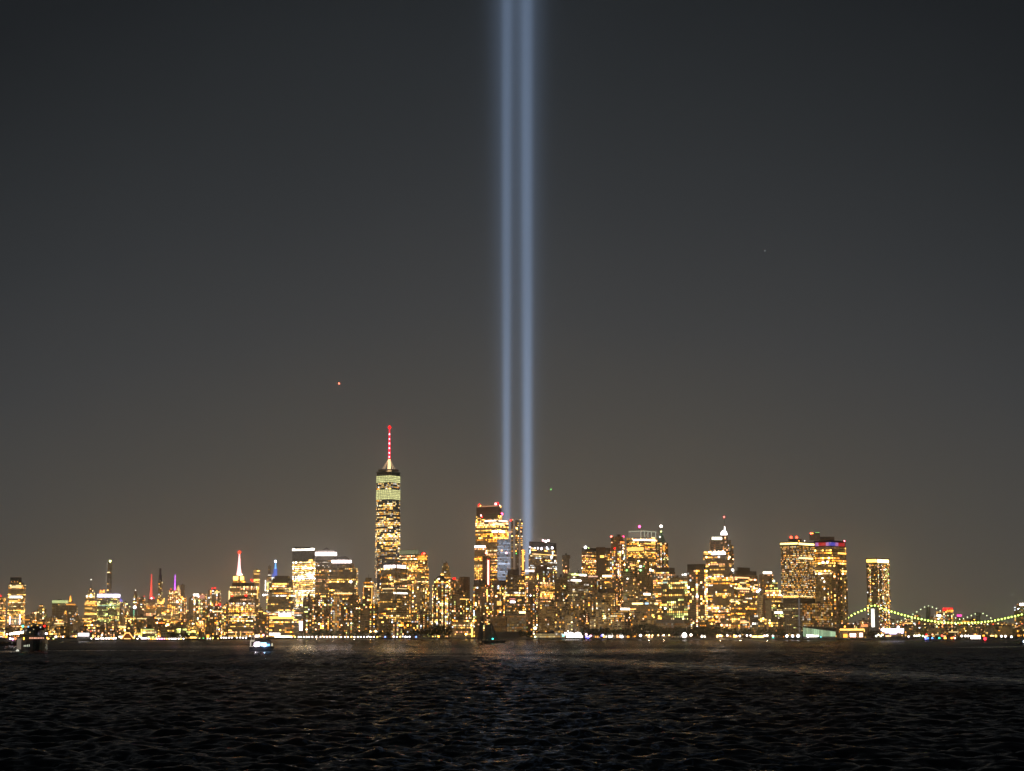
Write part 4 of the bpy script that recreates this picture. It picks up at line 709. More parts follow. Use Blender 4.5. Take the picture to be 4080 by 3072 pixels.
# waterfront pieces
def pavilion():
    D = 3000; root = empty('ferry_terminal', (V(3265, 2545, D).x, D, GZ), 'glass ferry terminal with teal lit front and a slanted dark roof', 'ferry terminal')
    x0, x1 = V(3200, 2540, D).x, V(3330, 2540, D).x; z = lambda v: zof(3265, v, D)
    w = MB(); n = len(w.v)
    pts = [(x0, z(2496)), (x1, z(2516)), (x1, z(2500) - 8), (x0, z(2492) - 0)]
    for yy in (D - 3, D + 40):
        for (x, zz) in ((x0 - 1, z(2499)), (x1 + 1, z(2516)), (x1 + 1, z(2502)), (x0 - 1, z(2494))): w.v.append((x, yy, zz))
    w.f += [(n, n + 1, n + 2, n + 3), (n + 7, n + 6, n + 5, n + 4)] + [(n + a_, n + 4 + a_, n + 4 + (a_ + 1) % 4, n + (a_ + 1) % 4) for a_ in range(4)]; w.m += [0] * 6; w.g += [(0, 0, 0)] * 6
    w.build('roof', DARK, root, origin=root.location)
    rg = random.Random(4); w = MB(); w.box(x0 + .5, x1 - .5, D + .6, D + 36, GZ, z(2517)); w.build('wall', GREY, root, origin=root.location)
    nb = 18
    for k in range(nb):
        xa = x0 + (x1 - x0) * (k + .06) / nb; xb = x0 + (x1 - x0) * (k + .94) / nb; vt = 2500 + (2517 - 2500) * (k + .5) / nb; q = rg.uniform(.5, 1.3)
        w = MB(); w.quadf([(xa, D, z(2536)), (xb, D, z(2536)), (xb, D, z(vt)), (xa, D, z(vt))], 0, (.42 * q, .62 * q, .36 * q)); w.build('glass_bay', [GLOW], root, origin=(xa, D, z(2536)), glow=True)
    for (ua, ub, va, vb) in ((3213, 3240, 2528, 2538), (3236, 3262, 2530, 2538)):
        w = MB(); w.box(V(ua, va, D).x, V(ub, va, D).x, D - .8, D - .2, z(vb), z(va)); w.build('lit_doorway', em(Wh, 3), root, origin=root.location)
pavilion()
B('maritime_building', 'orange lit historic ferry building with arches, left of the suspension bridge', [(3345, 3452, 2510, 'gold', .9), (3342, 3404, 2486, None, .9), (3404, 3458, 2484, None, .9, BRICK)], 2950, 'gold', b=.5, pm=.5, nwin=4, wall=BRICK, cat='ferry building',
  feats=[('strip', 3346, 3444, 2505, 2512, Wm, 2.8, 'lit_arcade'), ('strip', 3386, 3410, 2524, 2538, (1, .55, .45), 6, 'lit_arch'), ('strip', 3424, 3437, 2522, 2538, (1, .6, .45), 6, 'lit_arch'), ('strip', 3360, 3376, 2526, 2540, Am, 3, 'lit_arch'), ('beacon', 3366, 2497, 3.5, Am, 7), ('strip', 3430, 3458, 2488, 2498, (1, .35, .1), 1.2, 'lit_awning')])
B('white_tent', 'blazing white canopy tent on the waterfront below the beige apartment houses', [(2258, 2318, 2523, None, 1.0, em((1, .92, .86), 5))], 3290, None, cat='tent', feats=[('beacon', 2253, 2525, 5, Wh, 8), ('pyramid', 2262, 2288, 2523, 2518, em((1, .92, .86), 4)), ('pyramid', 2290, 2316, 2523, 2518, em((1, .92, .86), 4))], dd=20)
B('pavilion', 'long flat black waterfront pavilion behind the schooner', [(1968, 2070, 2516, None, 1.0, DARK)], 3310, None, cat='pavilion', dd=15)
B('pier_house', 'pale green lit pier house with a low roof left of the white canopy', [(2132, 2212, 2524, 'screen', 1.0), (2140, 2210, 2518, None, 1.0)], 3292, 'screen', b=.18, nwin=8, cat='pier building', wall=BEIGE, dd=12, feats=[('pyramid', 2186, 2212, 2518, 2508, DARK)])
B('pier_house', 'bright pale yellow lit pier shed against the teal light', [(2212, 2244, 2512, 'screen', 1.0)], 3291, 'screen', b=.42, nwin=6, cat='pier building', wall=BEIGE, dd=12, feats=[('beacon', 2244, 2532, 5, (.15, .95, .8), 4)])
B('terminal_building', 'low waterfront terminal with an orange glowing gable outline', [(478, 540, 2546, 'dim')], 2480, 'dim', cat='terminal', nwin=3, roof=False,
  feats=[('strip', 496, 518, 2520, 2524, (1, .40, .10), 3, 'gable_light')])
def line_light(root, name, p, q, r, m):
    w = MB(); w.tube([p, q], r, 6); w.build(name, m, root, origin=p)
_t = [o for o in col.objects if o.name.startswith('terminal_building')][0]
w = MB(); D = 2482; w.v += [tuple(V(u, v, d)) for d in (D, D + 18) for (u, v) in ((482, 2548), (500, 2523), (516, 2523), (536, 2548))]
w.f += [(3, 2, 1, 0), (4, 5, 6, 7)] + [(a_, (a_ + 1) % 4, 4 + (a_ + 1) % 4, 4 + a_) for a_ in range(4)]; w.m += [0] * 6; w.g += [(0, 0, 0)] * 6
w.build('gable_roof', BRICK, _t, origin=_t.location)
for (a_, b_) in (((482, 2549), (500, 2523)), ((516, 2523), (536, 2550))): line_light(_t, 'gable_light', V(a_[0], a_[1], D - 1), V(b_[0], b_[1], D - 1), .55, em((1, .40, .10), 3))
line_light(_t, 'canopy_light', V(494, 2546, D - 1), V(520, 2546, D - 1), .8, em((1, .5, .15), 3))

# ---- residential tower right of the bridge tower
B(AT, 'lone apartment tower with a glowing amber roof band, behind the bridge tower', [(3456, 3546, 2410, 'resi', .45), (3451, 3544, 2245, 'resi', .45), (3450, 3544, 2222, None, .45, BRICK)], 5900, 'resi', b=1.35, pm=1.6, nwin=30,
  feats=[('strip', 3452, 3490, 2228, 2240, (1, .60, .12), 4, 'lit_roof_band'), ('strip', 3490, 3541, 2228, 2241, (1, .72, .30), 7, 'lit_roof_band'), ('beacon', 3538, 2288, 3.5, (.15, 1, .2), 4), ('beacon', 3538, 2322, 3.5, (.15, 1, .2), 4)])
B(AB, 'arched top gold lit building under a red rooftop sign, across the bridge', [(3736, 3806, 2446, 'resi', 'round'), (3742, 3802, 2436, 'gold', 'round')], 7000, 'resi', pm=1.4, b=1.0, cat='building', nwin=8,
  feats=[('strip', 3756, 3796, 2422, 2433, (1, .003, .006), 3.0, 'red_roof_sign'), ('strip', 3772, 3798, 2430, 2436, Am, 3, 'lit_cornice')])
B(AB, 'small block with a white lit square sign left of the red signed building', [(3728, 3756, 2448, 'far')], 6900, 'far', feats=[('strip', 3732, 3749, 2449, 2456, Wh, 6, 'lit_sign')])
B(OB, 'small dark block with a magenta pink sign right of the red signed building', [(3806, 3834, 2462, 'dim')], 6900, 'dim', feats=[('strip', 3812, 3832, 2448, 2457, (1, .06, .40), 2.2, 'pink_sign')])
B(AB, 'warm brown tower with a brilliant white top light at the right edge of the picture', [(4040, 4110, 2418, 'resi', .6), (4050, 4100, 2405, 'resid', .6)], 6300, 'resi', pm=1.5, b=1.2, nwin=10, feats=[('strip', 4063, 4098, 2403, 2413, Wh, 7, 'lit_roof_sign')])

# ---- suspension bridges
def bridge(label, D, towers, cable, deck, deck_v, tower_w, lampc, ls, step, lr, lit=False, off=12):
    root = empty('suspension_bridge', (V(towers[0][0], 2540, D).x, D, GZ), label, 'bridge')
    for (u, vt) in towers:                               # gothic arched stone tower: three piers joined above the deck and at the top
        P = V(u, vt, D); zt = P.z; zd = zof(u, deck_v, D); hw = tower_w * S(D) / 2; mb = MB()
        for yy in (D - off - 3, D - 3, D + off - 3): mb.box(P.x - hw, P.x + hw, yy, yy + 6, -1, zt - 8)
        mb.box(P.x - hw - .4, P.x + hw + .4, D - off - 3.5, D + off + 3.5, zt - 8, zt); mb.box(P.x - hw - .3, P.x + hw + .3, D - off - 3.4, D + off + 3.4, zd - 14, zd - 9)
        for ya, yb in ((D - off + 3, D - 3), (D + 3, D + off - 3)):     # pointed arches
            ym = (ya + yb) / 2
            for s_ in (ya, yb): mb.prism([(P.x - hw + .2, min(s_, ym)), (P.x + hw - .2, min(s_, ym)), (P.x + hw - .2, max(s_, ym)), (P.x - hw + .2, max(s_, ym))], zt - 14, zt - 7.9, 0)
        t = mb.build('bridge_tower', GREY, root, origin=(P.x, D, 0))
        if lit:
            w = MB(); w.box(P.x - hw - .2, P.x - hw * .15, D - off - 3.9, D - off - 3.45, zd - 8, zt - 7); w.build('floodlight_glow_face', em((1, .93, .78), 2.6), root, origin=P)  # glowing sheet stands in for floodlight on the stone
    for side in (-off, off):
        pts = [V(u, v, D + side) for u, v in cable]; w = MB(); w.tube(pts, .55, 6); w.build('main_cable', STEEL, root, origin=pts[0])
    P0, P1 = V(deck[0], deck_v, D), V(deck[1], deck_v, D); w = MB(); w.box(P0.x, P1.x, D - off, D + off, P0.z - 3, P0.z); w.build('deck', DARK, root, origin=P0)
    us = [c[0] for c in cable]; vs = [c[1] for c in cable]
    w = MB(); u = us[0]
    while u < us[-1]:
        v = float(np.interp(u, us, vs)); p = V(u, v, D - off)
        if p.z > P0.z + 1: w.tube([p, (p.x, p.y, P0.z - 1)], .12, 4)
        u += 7
    w.build('suspender_cables', STEEL, root, origin=P0)
    u = us[0]; proto = None; n = 0
    while u < us[-1] and n < 98:
        v = float(np.interp(u, us, vs)); P = V(u, v - 1, D - off - .8)
        if proto is None: w = MB(); w.ball(P, lr * S(D)); proto = w.build('cable_lamp', em(lampc, ls), root, origin=P)
        else: o = proto.copy(); col.objects.link(o); o.parent = root; o.location = P - root.location
        u += step; n += 1
    # road lamps, trucks of light along the deck
    w = MB(); P = V(deck[0], deck_v - 1, D - off); w.box(P.x, P1.x, D - off - .5, D - off - .2, P0.z + .1, P0.z + 1.0); w.build('deck_light_line', em((1, .25, .08), .5), root, origin=P)
    rr = random.Random(int(D)); du = deck[0]
    while lit and du < 4120:
        P = V(du, deck_v + rr.uniform(-3, 3), D - off - .8); w = MB(); w.ball(P, rr.uniform(1.4, 2.4) * S(D)); w.build('deck_lamp', em(rr.choice([Wm, Am, (1, .25, .08), (1, .06, .02), Wh, Pl]), rr.choice([3.0, 6.0])), root, origin=P); du += rr.uniform(11, 26)
    return root
c1 = [(3366, 2478), (3381, 2460), (3410, 2444), (3440, 2432), (3465, 2420), (3478, 2413), (3492, 2414), (3520, 2428), (3560, 2440), (3600, 2452), (3650, 2464), (3700, 2474), (3750, 2481), (3800, 2483), (3850, 2483), (3900, 2481), (3950, 2476), (4000, 2466), (4040, 2457), (4080, 2447), (4140, 2430), (4220, 2408)]
bridge('near suspension bridge with a floodlit stone tower and yellow green cable lights', 5200, [(3481, 2416), (4224, 2404)], c1, (3360, 4400), 2487, 29, (.70, 1.0, .13), 7, 13.3, 3.2, True)
c2 = [(3560, 2485), (3600, 2470), (3640, 2447), (3690, 2416), (3705, 2416), (3735, 2428), (3780, 2455), (3830, 2470), (3860, 2458), (3885, 2447), (3905, 2442), (3920, 2446), (3945, 2462), (3975, 2480)]
bridge('farther suspension bridge with dark steel towers and pale dim cable lights', 6600, [(3697, 2416), (3898, 2440)], c2, (3380, 4300), 2490, 10, (.70, .85, .45), 4, 15.5, 2.0)

# ---- clusters of lower buildings
ORD = ['first', 'second', 'third', 'fourth', 'fifth', 'sixth', 'seventh', 'eighth', 'ninth', 'tenth', 'eleventh', 'twelfth', 'thirteenth', 'fourteenth', 'fifteenth', 'sixteenth', 'seventeenth', 'eighteenth', 'nineteenth', 'twentieth', 'twenty first', 'twenty second', 'twenty third', 'twenty fourth', 'twenty fifth', 'twenty sixth', 'twenty seventh', 'twenty eighth', 'twenty ninth', 'thirtieth']
def row(ua, ub, vlo, vhi, D, wmin, wmax, stys, where, seed, b=1.0, pm=1.0, skip=(), gap=0, nwin=0, step=.35):
    rr = random.Random(seed); u = ua; items = []
    while u < ub:
        w = rr.uniform(wmin, wmax); items.append((u, min(u + w, ub + 4), rr.uniform(vlo, vhi), rr.choice(stys))); u += w + rr.uniform(-1, gap)
    items = [t for t in items if not any(a_ < (t[0] + t[1]) / 2 < b_ for a_, b_ in skip)]
    vs = sorted(t[2] for t in items); lo, hi = vs[len(vs) // 3], vs[2 * len(vs) // 3]
    for i, (a_, b_, v, s_) in enumerate(items):
        h = 'taller' if v < lo else ('lower' if v > hi else 'mid height')
        tone = {'far': 'many coloured', 'fargold': 'gold lit', 'resi': 'warm speckled', 'resid': 'dim brown', 'dim': 'dim grey', 'stone': 'brown stone', 'office': 'banded office', 'gold': 'gold lit', 'dark': 'dark glass', 'green': 'yellow green lit', 'beige': 'beige', 'grid': 'evenly lit'}[s_]
        T = [(a_, b_, v, s_)]
        if rr.random() < step and b_ - a_ > 14: T.append((a_ + (b_ - a_) * rr.uniform(.1, .3), b_ - (b_ - a_) * rr.uniform(.1, .3), v - rr.uniform(4, 12), s_))
        ft = []
        if rr.random() < .25: ft.append(('beacon', (a_ + b_) / 2 + rr.uniform(-4, 4), v + rr.uniform(2, 20), rr.uniform(2, 3.6), rr.choice([Wh, Wm, Pe, Am, Wh, RED]), rr.uniform(4, 8)))
        if rr.random() < .22: ft.append(('strip', a_ + 3, b_ - 3, v + 7, v + 11, rr.choice([Wm, Am, Pl]), rr.uniform(1.2, 2.6), 'lit_floor'))
        if vhi > 2466 and D < 5000 and rr.random() < .5:
            x_ = rr.uniform(a_, b_ - 10); ft.append(('strip', x_, min(b_, x_ + rr.uniform(8, 26)), 2534 - rr.uniform(0, 6), 2541, rr.choice([Wm, Am, Am, Wh, Pe]), rr.uniform(1.5, 5), 'lit_shopfront'))
        B('city_block', '%s %s block, %s from left, %s' % (h, tone, ORD[i], where), T, D * rr.uniform(.985, 1.015), s_, rr.choice([1.0, .6, .7, .4]) if D < 6000 else 1.0, feats=ft, b=b, pm=pm, group='buildings in ' + where, nwin=nwin)
FR = ['far', 'far', 'fargold', 'dim', 'far', 'stone']
row(96, 330, 2438, 2478, 8800, 18, 36, FR, 'far row right of the golden tower', 11, b=1.2)
row(380, 905, 2398, 2446, 9300, 20, 38, FR, 'far row behind the red and violet spires', 12, b=1.2)
row(486, 905, 2430, 2470, 7600, 20, 40, FR, 'middle row below the red and violet spires', 13, b=1.15)
row(92, 500, 2462, 2500, 6400, 24, 44, FR, 'middle row below the golden towers', 14, b=1.15)
row(500, 912, 2455, 2500, 5200, 24, 44, ['far', 'resi', 'resid', 'fargold', 'resi'], 'lower row below the thin supertall', 15, b=1.15, nwin=3)
row(-40, 560, 2492, 2522, 3400, 26, 52, ['resi', 'dim', 'office', 'resid', 'dim'], 'front row along the left shore', 16, b=1.1, pm=1.1, nwin=3)
row(560, 830, 2500, 2526, 3300, 26, 50, ['resi', 'green', 'resid', 'dim', 'resi'], 'front row behind the left lamp promenade', 17, b=1.1, nwin=3)
row(818, 912, 2412, 2436, 4400, 28, 40, ['resi'], 'brick row left of the banded tower', 18, b=1.2, pm=1.1, nwin=6)
row(1026, 1078, 2380, 2440, 4600, 18, 26, ['resi', 'office'], 'back row between two dark domed towers', 19, b=1.2, nwin=4)
row(1008, 1070, 2440, 2480, 3700, 20, 30, ['resid', 'resi'], 'front row between two dark domed towers', 20, b=1.1, nwin=4)
row(1700, 1900, 2400, 2450, 4700, 22, 40, ['resi', 'resid', 'stone'], 'row behind the dark riverside trees', 21, b=1.1, nwin=4)
row(2230, 2620, 2318, 2352, 4300, 26, 46, ['office', 'resi', 'stone', 'resid'], 'back row left of the green lit tower', 22, b=1.0, nwin=5)
row(2210, 2600, 2440, 2478, 3340, 24, 44, ['stone', 'stone', 'beige', 'resid'], 'front row behind the park trees', 23, b=1.0, pm=1.3, nwin=4)
row(2744, 3110, 2440, 2470, 3440, 30, 50, ['office', 'resi', 'dark', 'gold'], 'front row below the bulb topped tower', 24, b=1.0, nwin=5)
row(3370, 3470, 2470, 2492, 5600, 18, 34, ['resi', 'dim', 'resid'], 'low row left of the bridge tower', 25, b=1.1)
row(3500, 4120, 2462, 2492, 8200, 20, 40, ['resid', 'resi', 'far', 'dim'], 'far row behind both bridges', 26, b=1.2, pm=1.2, skip=((3780, 3790),))
row(3490, 4120, 2494, 2514, 4700, 24, 46, ['resid', 'stone', 'resi', 'dim', 'resid'], 'low row under the bridge deck', 27, b=.95, pm=.9, nwin=2)
row(2000, 2120, 2300, 2380, 4900, 26, 40, ['office', 'resid'], 'row between the light beam feet', 28, nwin=3)

# ---- trees
def make_tree_meshes(seed, n=900):
    rr = random.Random(seed); t = MB(); t.lathe(0, 0, [(.5, 0), (.32, 3), (.25, 6)], 8)
    cl = []
    for k in range(6):
        a_ = k * 1.05 + rr.uniform(-.3, .3); e = (math.cos(a_) * rr.uniform(2, 4), math.sin(a_) * rr.uniform(2, 4), rr.uniform(7, 11)); t.tube([(0, 0, rr.uniform(3, 5.5)), (e[0] * .4, e[1] * .4, 6.5), e], .18, 5, r2=.05)
    c = MB()
    for k in range(16):
        a_ = rr.uniform(0, 6.28); d = rr.uniform(0, 4.2); cl.append((math.cos(a_) * d, math.sin(a_) * d, rr.uniform(4.5, 11.5) - d * .3, rr.uniform(1.4, 2.5)))
    for q in range(n):
        x, y, z, r_ = cl[rr.randrange(16)]; v = Vector((rr.gauss(0, 1), rr.gauss(0, 1), rr.gauss(0, .8))).normalized() * r_ * rr.uniform(.55, 1.05); p = Vector((x, y, z)) + v
        a_ = Vector((rr.uniform(-1, 1), rr.uniform(-1, 1), rr.uniform(-1, 1))).normalized(); b_ = a_.cross(Vector((rr.uniform(-1, 1), rr.uniform(-1, 1), 1))).normalized(); s_ = rr.uniform(.35, .7)
        c.quadf([p - a_ * s_, p + b_ * s_ * .6, p + a_ * s_, p - b_ * s_ * .6])
    return t, c
protos = []
def tree(u, vt, D, label, group, k):
    P = V(u, vt, D); z0 = GZ - .1; h = P.z - z0
    if len(protos) < 4:
        t, c = make_tree_meshes(len(protos) + 3); root = empty('tree', (P.x, D, z0), label, 'tree', group)
        tr = t.build('trunk', BARK, None); cr = c.build('crown', LEAF, None); tr.parent = root; cr.parent = root; protos.append((root, tr, cr)); tr.location = (0, 0, 0); cr.location = (0, 0, 0)
    else:
        src = protos[k % 4]; root = src[0].copy(); col.objects.link(root); root.location = (P.x, D, z0); root['label'] = label; root['group'] = group
        for s_ in src[1:]: o = s_.copy(); col.objects.link(o); o.parent = root
    root.scale = (h / 12.6 * random.Random(k * 7).uniform(1.0, 1.35),) * 2 + (h / 12.6,); root.rotation_euler = (0, 0, k * 1.7)
kk = 0
for (ua, ub, vfn, D, stp, lab) in [
    (690, 775, lambda u: 2520, 2700, 13, 'dark round tree in the clump behind the left lamp promenade'),
    (1238, 1350, lambda u: 2506, 3340, 15, 'dark promenade tree in the row below the brick apartment slabs'),
    (1352, 1560, lambda u: 2512, 3340, 17, 'dark promenade tree in the row below the tallest tower'),
    (1636, 1712, lambda u: 2508 - (u - 1636) * .12, 3335, 14, 'black riverside tree, in the left half of the large dark grove'),
    (1714, 1806, lambda u: 2492 if u < 1790 else 2505, 3335, 14, 'tall black riverside tree, in the right half of the large dark grove'),
    (2076, 2128, lambda u: 2512, 3300, 14, 'small rounded tree in the clump between the pavilion and the pier house'),
    (2322, 2420, lambda u: 2500, 3290, 15, 'olive park tree behind the police boats'),
    (2422, 2520, lambda u: 2503, 3270, 15, 'olive park tree above the two large white shore lights'),
    (2530, 2608, lambda u: 2484 + abs(u - 2578) * .12, 3150, 14, 'tall dark park tree left of the customs palace'),
    (2612, 2760, lambda u: 2500, 3120, 15, 'dark park tree in front of the customs palace'),
    (2762, 2906, lambda u: 2492, 3080, 15, 'dark park tree below the bulb topped tower'),
    (2908, 3070, lambda u: 2503, 3020, 16, 'dark park tree below the tower with long gold rows'),
    (3072, 3125, lambda u: 2508, 2980, 14, 'dark tree between the pale slab and the big corner tower'),
    (3462, 3500, lambda u: 2512, 2800, 13, 'dark tree between the orange lit ferry building and the white lit pier')]:
    u = ua; rr = random.Random(ua)
    while u < ub:
        tree(u, vfn(u) + rr.uniform(-5, 5), D + rr.uniform(-15, 15), lab, lab.replace('dark', 'trees').split(' in ')[0] + ' cluster', kk); kk += 1; u += stp * rr.uniform(.75, 1.2)

# ---- lamps
lamp_protos = {}
def lamp(u, v, D, colr, s_, rpx, label, group, light=0):
    P = V(u, v, D); z0 = GZ - .1; root = empty('street_lamp', (P.x, D, z0), label, 'lamp', group)
    key = (round(rpx, 1), colr, s_)
    w = MB(); w.tube([(P.x, D, z0), (P.x, D, P.z - .2)], .12, 5); w.tube([(P.x, D, z0), (P.x, D, z0 + .5)], .3, 6); w.build('post', DARK, root, origin=root.location)
    if key not in lamp_protos: w = MB(); w.ball((0, 0, 0), rpx * S(D), 8); o = w.build('lamp_globe', em(colr, s_), None); lamp_protos[key] = o
    else: o = lamp_protos[key].copy(); col.objects.link(o)
    o.parent = root; o.location = (0, 0, P.z - z0)
    if light:
        l = bpy.data.lights.new('lamp_fill_light', 'POINT'); l.energy = light; l.color = (1, .72, .42); l.shadow_soft_size = .6; lo = bpy.data.objects.new('lamp_fill_light', l); col.objects.link(lo); lo.parent = root; lo.location = (0, -1.5, P.z - z0 + .2)  # point light added at some lamps, sized to brighten the facades behind
LW = (1, .86, .80)
for u, c_ in [(592, LW), (600, Am), (609, Wm), (618, Wm), (627, (1, .7, .9)), (636, (1, .35, .8)), (645, (1, .35, .8)), (655, (1, .35, .4)), (664, Wm), (674, LW), (684, LW), (692, LW), (700, LW), (712, LW), (721, Wm), (731, LW)]:
    lamp(u, 2545, 2420, c_, 7, 2.8, {LW: 'white', Am: 'amber', Wm: 'yellow', (1, .7, .9): 'pale pink', (1, .35, .8): 'magenta', (1, .35, .4): 'red pink'}[c_] + ' globe lamp on the left promenade right of the gabled terminal', 'lamps on the left promenade')
for u, c_, t in [(795, Gy, 'greenish yellow'), (810, (.1, 1, .2), 'bright green'), (827, Wh, 'white'), (838, Wh, 'white'), (847, (1, .7, .2), 'yellow'), (869, Wm, 'yellow')]:
    lamp(u, 2544, 2680, c_, 5, 2.4, t + ' globe lamp on the dim shore left of the police patrol boat', 'lamps on the dim shore')
for u in (882, 892, 901, 913, 924, 944, 957, 968, 980):
    lamp(u, 2541, 2880, LW, 7, 2.9, 'white globe lamp in the row just left of the blue lit patrol boat', 'lamps left of the patrol boat')
for x in (205, 250, 300, 330, 370, 405, 440, 482, 535, 590, 640, 680, 720, 760, 800, 850, 865, 915, 955, 1000, 1040, 1085, 1125, 1170, 1210, 1255, 1300, 1345):
    lamp(1100 + x * .3, 2538, 3315, LW if x not in (250, 850, 1000, 1345) else Wm, 7, 2.9, ('white' if x not in (250, 850, 1000, 1345) else 'yellow') + ' globe lamp in the long even promenade row below the brick slabs', 'lamps on the long promenade', light=9000 if x in (300, 535, 760, 1040, 1255) else 0)
for u, v, c_, t in [(1535, 2538, (.15, .25, 1), 'blue'), (1568, 2537, LW, 'white'), (1581, 2538, (.5, .6, 1), 'bluish white'), (1594, 2537, Wm, 'yellow'), (1615, 2537, (.95, .9, 1), 'bright white'), (1622, 2538, (.9, .9, 1), 'cold white'), (1632, 2537, (.9, .8, 1), 'violet white'), (1658, 2538, (.12, .25, 1), 'deep blue')]:
    lamp(u, v, 3312, c_, 7, 3.0, t + ' waterfront lamp between the promenade row and the dark grove', 'lamps before the dark grove')
for u, v, c_, s_, rp, t in [(2435, 2531, (1, .92, .84), 7, 9, 'very large white shore floodlight, left of the pair under the olive trees'), (2477, 2533, (1, .92, .84), 7, 9, 'very large white shore floodlight, right of the pair under the olive trees'), (2552, 2532, LW, 7, 5, 'white shore lamp below the tall dark trees'),
                            (2727, 2531, (1, .86, .78), 7, 10, 'very large pinkish floodlight below the black capped tower'), (2753, 2530, (1, .7, .6), 7, 5, 'small pink lamp beside the very large pinkish floodlight'), (2132, 2538, (.9, 1, .45), 5, 4, 'yellow green lamp on the shore left of the pier house'), (2127, 2525, Wh, 5, 2.5, 'small white lamp above the yellow green shore lamp')]:
    lamp(u, v, 2975 if u > 2550 else 3285, c_, s_, rp, t, 'shore floodlights', light=26000 if rp > 6 else 0)
for u in (2576, 2587, 2600, 2623, 2644, 2666): lamp(u, 2531, 2965, (1, .62, .22), 6, 2.8, 'amber lamp in the spaced row under the trees before the customs palace', 'amber park lamps', light=9000 if u in (2587, 2644) else 0)
for u, c_, t in [(2859, Wm, 'yellow'), (2868, Wm, 'yellow'), (2876, Am, 'amber'), (2898, (1, .85, .85), 'bright white'), (2925, Wm, 'yellow'), (2933, LW, 'white'), (2948, LW, 'white'), (2976, LW, 'white'), (2991, LW, 'white'), (3046, LW, 'white'), (3057, LW, 'white'), (3080, (1, .8, .8), 'bright pinkish')]:
    lamp(u, 2532 + (u % 3), 2870, c_, 7, 3.4, t + ' lamp on the shore below the long gold row tower', 'lamps on the right shore', light=14000 if u in (2868, 2948, 3057) else 0)
for u, rp in ((3135, 5), (3158, 5), (3180, 6), (3220, 5)): lamp(u, 2534, 2790, (.92, .94, 1), 7, rp, 'cold white quay lamp in the row below the big corner tower', 'quay lamps below the corner tower', light=14000 if rp == 6 else 0)
for u, v, c_, t in [(3491, 2534, (.95, 1, .75), 'pale'), (3500, 2529, (1, .9, .5), 'yellow'), (3509, 2534, (1, .9, .5), 'yellow'), (3516, 2529, (1, .85, .5), 'yellow'), (3620, 2536, (1, .85, .8), 'pinkish'), (3644, 2533, (1, .9, .6), 'yellow'), (3654, 2533, (1, .9, .6), 'yellow'), (3663, 2531, (1, .9, .6), 'yellow'), (3677, 2534, (.5, .9, .3), 'green')]:
    lamp(u, v, 2700, c_, 6, 3.6, t + ' quay lamp on the far right shore under the bridge', 'quay lamps under the bridge', light=0)
for u, v, c_, s_, t in [(3832, 2534, Wh, 6, 'white'), (3846, 2534, Wh, 6, 'white'), (3858, 2534, Wh, 6, 'white'), (3968, 2534, (1, .62, .1), 5, 'large amber'), (3990, 2535, Wh, 6, 'white'), (4006, 2535, Wh, 6, 'white'), (4030, 2537, Wh, 6, 'white')]:
    lamp(u, v, 2600, c_, s_, 4.2, t + ' lamp on the dark quay near the right edge', 'lamps on the right edge quay')
for u, v, c_, s_, t in [(140, 2541, Am, 6, 'amber'), (150, 2535, Wm, 5, 'yellow'), (186, 2541, Am, 7, 'amber'), (192, 2546, Wm, 7, 'yellow'), (191, 2552, Am, 7, 'deep orange'), (213, 2546, Gy, 5, 'yellow green'), (251, 2537, Wh, 7, 'white'), (364, 2544, Wh, 6, 'white'), (383, 2546, LW, 7, 'white'), (391, 2546, LW, 7, 'white'), (404, 2543, LW, 7, 'white'), (412, 2545, LW, 7, 'white'), (424, 2544, LW, 7, 'white'), (434, 2544, LW, 7, 'white'), (443, 2543, Wm, 7, 'yellow'), (452, 2545, LW, 7, 'white'), (461, 2543, (.95, .85, 1), 8, 'bright white'), (406, 2531, Wh, 6, 'white'), (392, 2536, Wm, 5, 'yellow'), (482, 2542, Pl, 5, 'pale'), (534, 2541, Wm, 6, 'yellow'), (548, 2547, LW, 7, 'white')]:
    lamp(u, v, 2385, c_, s_, 3.0, t + ' lamp on the left shore between the ferry and the gabled terminal', 'lamps on the left shore')

# lit halls and signs on the water's edge
B('market_hall', 'long low shed with a brilliant white front below the stepped gold tower', [(308, 360, 2521, None, 1.0, GREY)], 2500, None, cat='shed', dd=12, feats=[('strip', 312, 354, 2523, 2534, (1, .93, .95), 5, 'lit_front')])
B('kiosk', 'small blazing white kiosk at the left end of the lamp promenade', [(562, 581, 2540, None, 1.0, em((1, .88, .84), 5))], 2410, None, cat='kiosk', dd=8, feats=[('beacon', 563, 2540, 2.5, Wh, 5)])
B('billboard_building', 'low building outlined in green yellow lights above the white kiosk', [(562, 616, 2506, 'green', 1.0)], 2900, 'green', b=.55, nwin=8, feats=[('strip', 562, 566, 2506, 2536, (1, .75, .1), 2.5, 'lit_pillar'), ('strip', 570, 614, 2506, 2511, Gy, .9, 'lit_cornice')], cat='building')
B('kiosk', 'orange lit waterfront cafe behind the dark round trees on the left shore', [(736, 782, 2539, 'gold')], 2660, 'gold', b=.9, nwin=3, cat='cafe', dd=10, feats=[('strip', 757, 782, 2537, 2543, (1, .55, .1), 4, 'lit_awning'), ('strip', 764, 778, 2511, 2519, (1, .6, .12), 4, 'lit_sign')])
B('quay_shed', 'long amber lit shed on the shore below the pale curved tower', [(2996, 3044, 2534, 'gold')], 2860, 'gold', cat='shed', b=1.2, nwin=3, dd=10, feats=[('strip', 2998, 3018, 2533, 2540, (1, .75, .25), 4, 'lit_door'), ('strip', 3021, 3042, 2533, 2540, (1, .75, .25), 4, 'lit_door')])
B('quay_shed', 'white lit quay shed in the dark right shore beyond the red buoy light', [(3874, 3906, 2532, None, 1.0, em((1, .86, .74), 5))], 2620, None, cat='shed', dd=10, feats=[('beacon', 3887, 2528, 2.5, Am, 6)])
